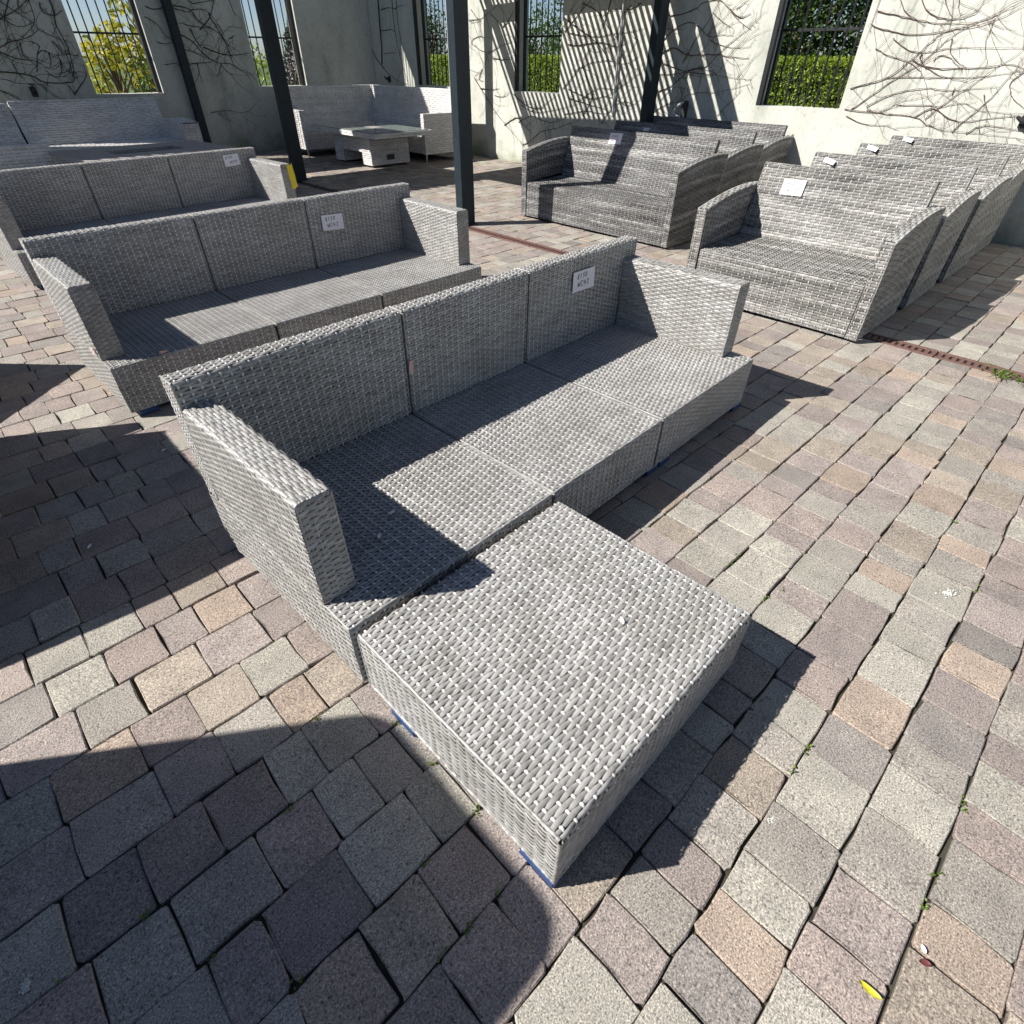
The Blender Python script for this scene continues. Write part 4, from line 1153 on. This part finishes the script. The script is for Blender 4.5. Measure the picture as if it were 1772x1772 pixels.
conifer('dark pointed conifer beyond the opening hidden by the black post', (13.2, 25.6, 0), 2.9, 1.1)

# unseen furniture added beyond the frame to throw the foreground shade
x1 = copy_tree(e1); x1.location = (-1.13, 3.42, 0); x1.rotation_euler.z = rad(-90)  # extra sofa out of view, placed for the shadow it casts
tag(x1, 'streaked grey wicker two-seat sofa standing apart, added out of view for its shadow', 'sofa', GE)
st = thing('shadow_cube_stool', 'pale wicker cube stool added out of view for its shadow on the paving', 'stool', (-.60, 4.19, 0), rad(44))  # added unseen stool, sized and turned to cast a pointed shadow
pale_box('body', st, (-.35, -.35, .02), (.35, .35, .44))
for x in (-.33, .29):
    for y in (-.33, .29): MB().bbox((x, y, 0), (x+.04, y+.04, .02), .002).build('foot', M['plastic'], st)
tp = thing('shadow_block', 'tall rounded grey block on legs, added out of view to shade the foreground', 'shadow caster', (-1.56, 1.58, 0))  # invented block, unseen, shaped to cast the broad foreground shadow
def rbox(hx, hy, z0, z1, r, n=6):
    ring = []
    for k, (sx, sy) in enumerate(((1, 1), (-1, 1), (-1, -1), (1, -1))):
        for t in np.linspace(0, 1, n):
            a = (k + t)*math.pi/2
            ring.append((sx*(hx-r)+r*math.cos(a), sy*(hy-r)+r*math.sin(a)))
    ring = np.array(ring); m_ = len(ring)
    lev = [(z0, 1.0), (z0+.5, 1.01), (z1-r*.8, 1.0)] + [(z1-r*.8*(1-math.sin(t)), 1-(r/hx)*(1-math.cos(t))) for t in np.linspace(.2, math.pi/2, 6)]
    V = np.vstack([np.c_[ring*k, np.full(m_, z)] for z, k in lev])
    q = [(i*m_+j, i*m_+(j+1) % m_, (i+1)*m_+(j+1) % m_, (i+1)*m_+j) for i in range(len(lev)-1) for j in range(m_)]
    c = len(V); V = np.vstack([V, [[0, 0, z1]]]); e = (len(lev)-1)*m_
    return V, q, [(e+j, e+(j+1) % m_, c) for j in range(m_)]
V, q, t = rbox(.32, .375, .10, 1.72, .10)
MB().add(V, q, t).build('caster_shell', M['cover'], tp, True)
for x in (-.25, .25):
    for y in (-.26, .26): MB().tube([(x, y, 0), (x, y, .1), (x, y, .2)], .015, 8).build('leg', M['chrome'], tp)

# ================================================================== small things on the floor
WEEDS = [(.168,.955),(.336,.77),(.329,.45),(.175,.459),(.172,.326),(.26,.241),(.1,.294),(.009,.773),(-.234,.609),(-.465,.747),(-.305,.771),(1.065,-.048),(.977,-.031),(1.193,-.359),(.982,-.357),(.897,-.365),(1.607,.384),(1.54,.456),(1.475,.338),(1.567,.268),(.327,.615),(-.127,.5),(2.403,.004),(2.052,-.194)]
for (u, v) in WEEDS:
    v = -.358 + .1627*round((v+.358)/.1627) if RNG.random() < .75 else v
    n = RNG.integers(5, 12)
    P = np.c_[RNG.normal(0, .009, n), RNG.normal(0, .005, n), RNG.uniform(.001, .007, n)]
    o = leaves(MB(), P, .011, .8, .55).build('joint_weed', M['weed'])
    o.location = (u, v, 0)
    tag(o, 'tiny green weed sprouting from a joint between the pavers', 'weed', 'weeds in the paving joints')
n = 26
t = MB()
for _ in range(n):
    a = RNG.uniform(0, 6.283); L = RNG.uniform(.04, .12)
    b = np.array([RNG.normal(0, .02), RNG.normal(0, .06), 0])
    t.tube([b, b+np.array([math.cos(a)*L*.4, math.sin(a)*L*.4, L*.35]), b+np.array([math.cos(a)*L, math.sin(a)*L, L*.15])], [.003, .0025, .0008], 4, lv=RNG.random())
o = t.build('grass_tuft', M['weed']); o.location = (4.085, .14, 0)
tag(o, 'straggly grass tuft growing at the edge of the rusty drain', 'weed')
def lens(name, label, cat, mat, loc, L, W_, rz, curl=.15):
    a = np.linspace(-1, 1, 9)
    wd = W_*(1-a**2)**.7
    zc = .002 + curl*L*(a**2)*.25
    V = np.vstack([np.c_[a*L/2, wd/2, zc+.003], np.c_[a*L/2, wd*0, zc], np.c_[a*L/2, -wd/2, zc+.003]])
    q = [(i, i+1, 9+i+1, 9+i) for i in range(8)]+[(9+i, 10+i, 19+i, 18+i) for i in range(8)]
    o = MB().add(V, q).build(name, mat, None, True)
    o.location = loc; o.rotation_euler = (0, 0, rz)
    return tag(o, label, cat)
lens('fallen_leaf', 'bright yellow fallen leaf lying on the paving', 'leaf', M['leafy'], (.665, -.325, .004), .043, .014, rad(-88), .5)
lens('fallen_petal', 'dry dark red petal on a pale paver', 'petal', M['burg'], (.79, -.387, .004), .022, .013, rad(-60))
lens('fallen_petal', 'white petal on a pale paver next to a dry dark red petal', 'petal', M['petal'], (.812, -.378, .004), .016, .010, rad(40))
for (p, rz, lab) in (((.329, 2.625, .004), .3, 'white petal on the paving behind a sofa arm'), ((-.088, 2.132, .004), .9, 'white petal lying in the shade on the paving'),
                 ((.6715, 1.2378, .270), .2, 'white petal on the shaded seat next to the sofa arm'), ((.5783, 1.17, .270), .8, 'second white petal on the shaded seat, closer to the sofa arm'), ((.855, .461, .262), 1.0, 'tiny pale petal lying on top of the footstool')):
    lens('fallen_petal', lab, 'petal', M['petal'], p, .026, .012, rz)
def splat(loc, r, lab):
    mb = MB()
    for k in range(34):
        c = RNG.normal(0, r*.32, 2)*np.array([1.5, .8]) if k > 3 else RNG.normal(0, r*.15, 2)
        rr = r*(RNG.uniform(.2, .4) if k < 4 else RNG.uniform(.03, .14))
        n = 9; a = np.arange(n)/n*2*np.pi
        q = rr*(1+RNG.normal(0, .3, n))
        V = np.r_[np.c_[c[0]+np.cos(a)*q, c[1]+np.sin(a)*q, np.full(n, .0022)], [[c[0], c[1], .0032+.0001*k]]]
        mb.add(V, None, [(i, (i+1) % n, n) for i in range(n)])
    o = mb.build('bird_dropping', M['dropping'], None); o.location = (loc[0], loc[1], .001); o.rotation_euler.z = RNG.uniform(0, 3)
    tag(o, lab, 'stain')
splat((.827, -.049), .017, 'white bird dropping on the paving beside the footstool shadow')
splat((1.955, -.131), .034, 'large smeared white bird dropping out on the sunlit paving')
splat((-.51, .82), .022, 'faint white dropping on the shaded paving')
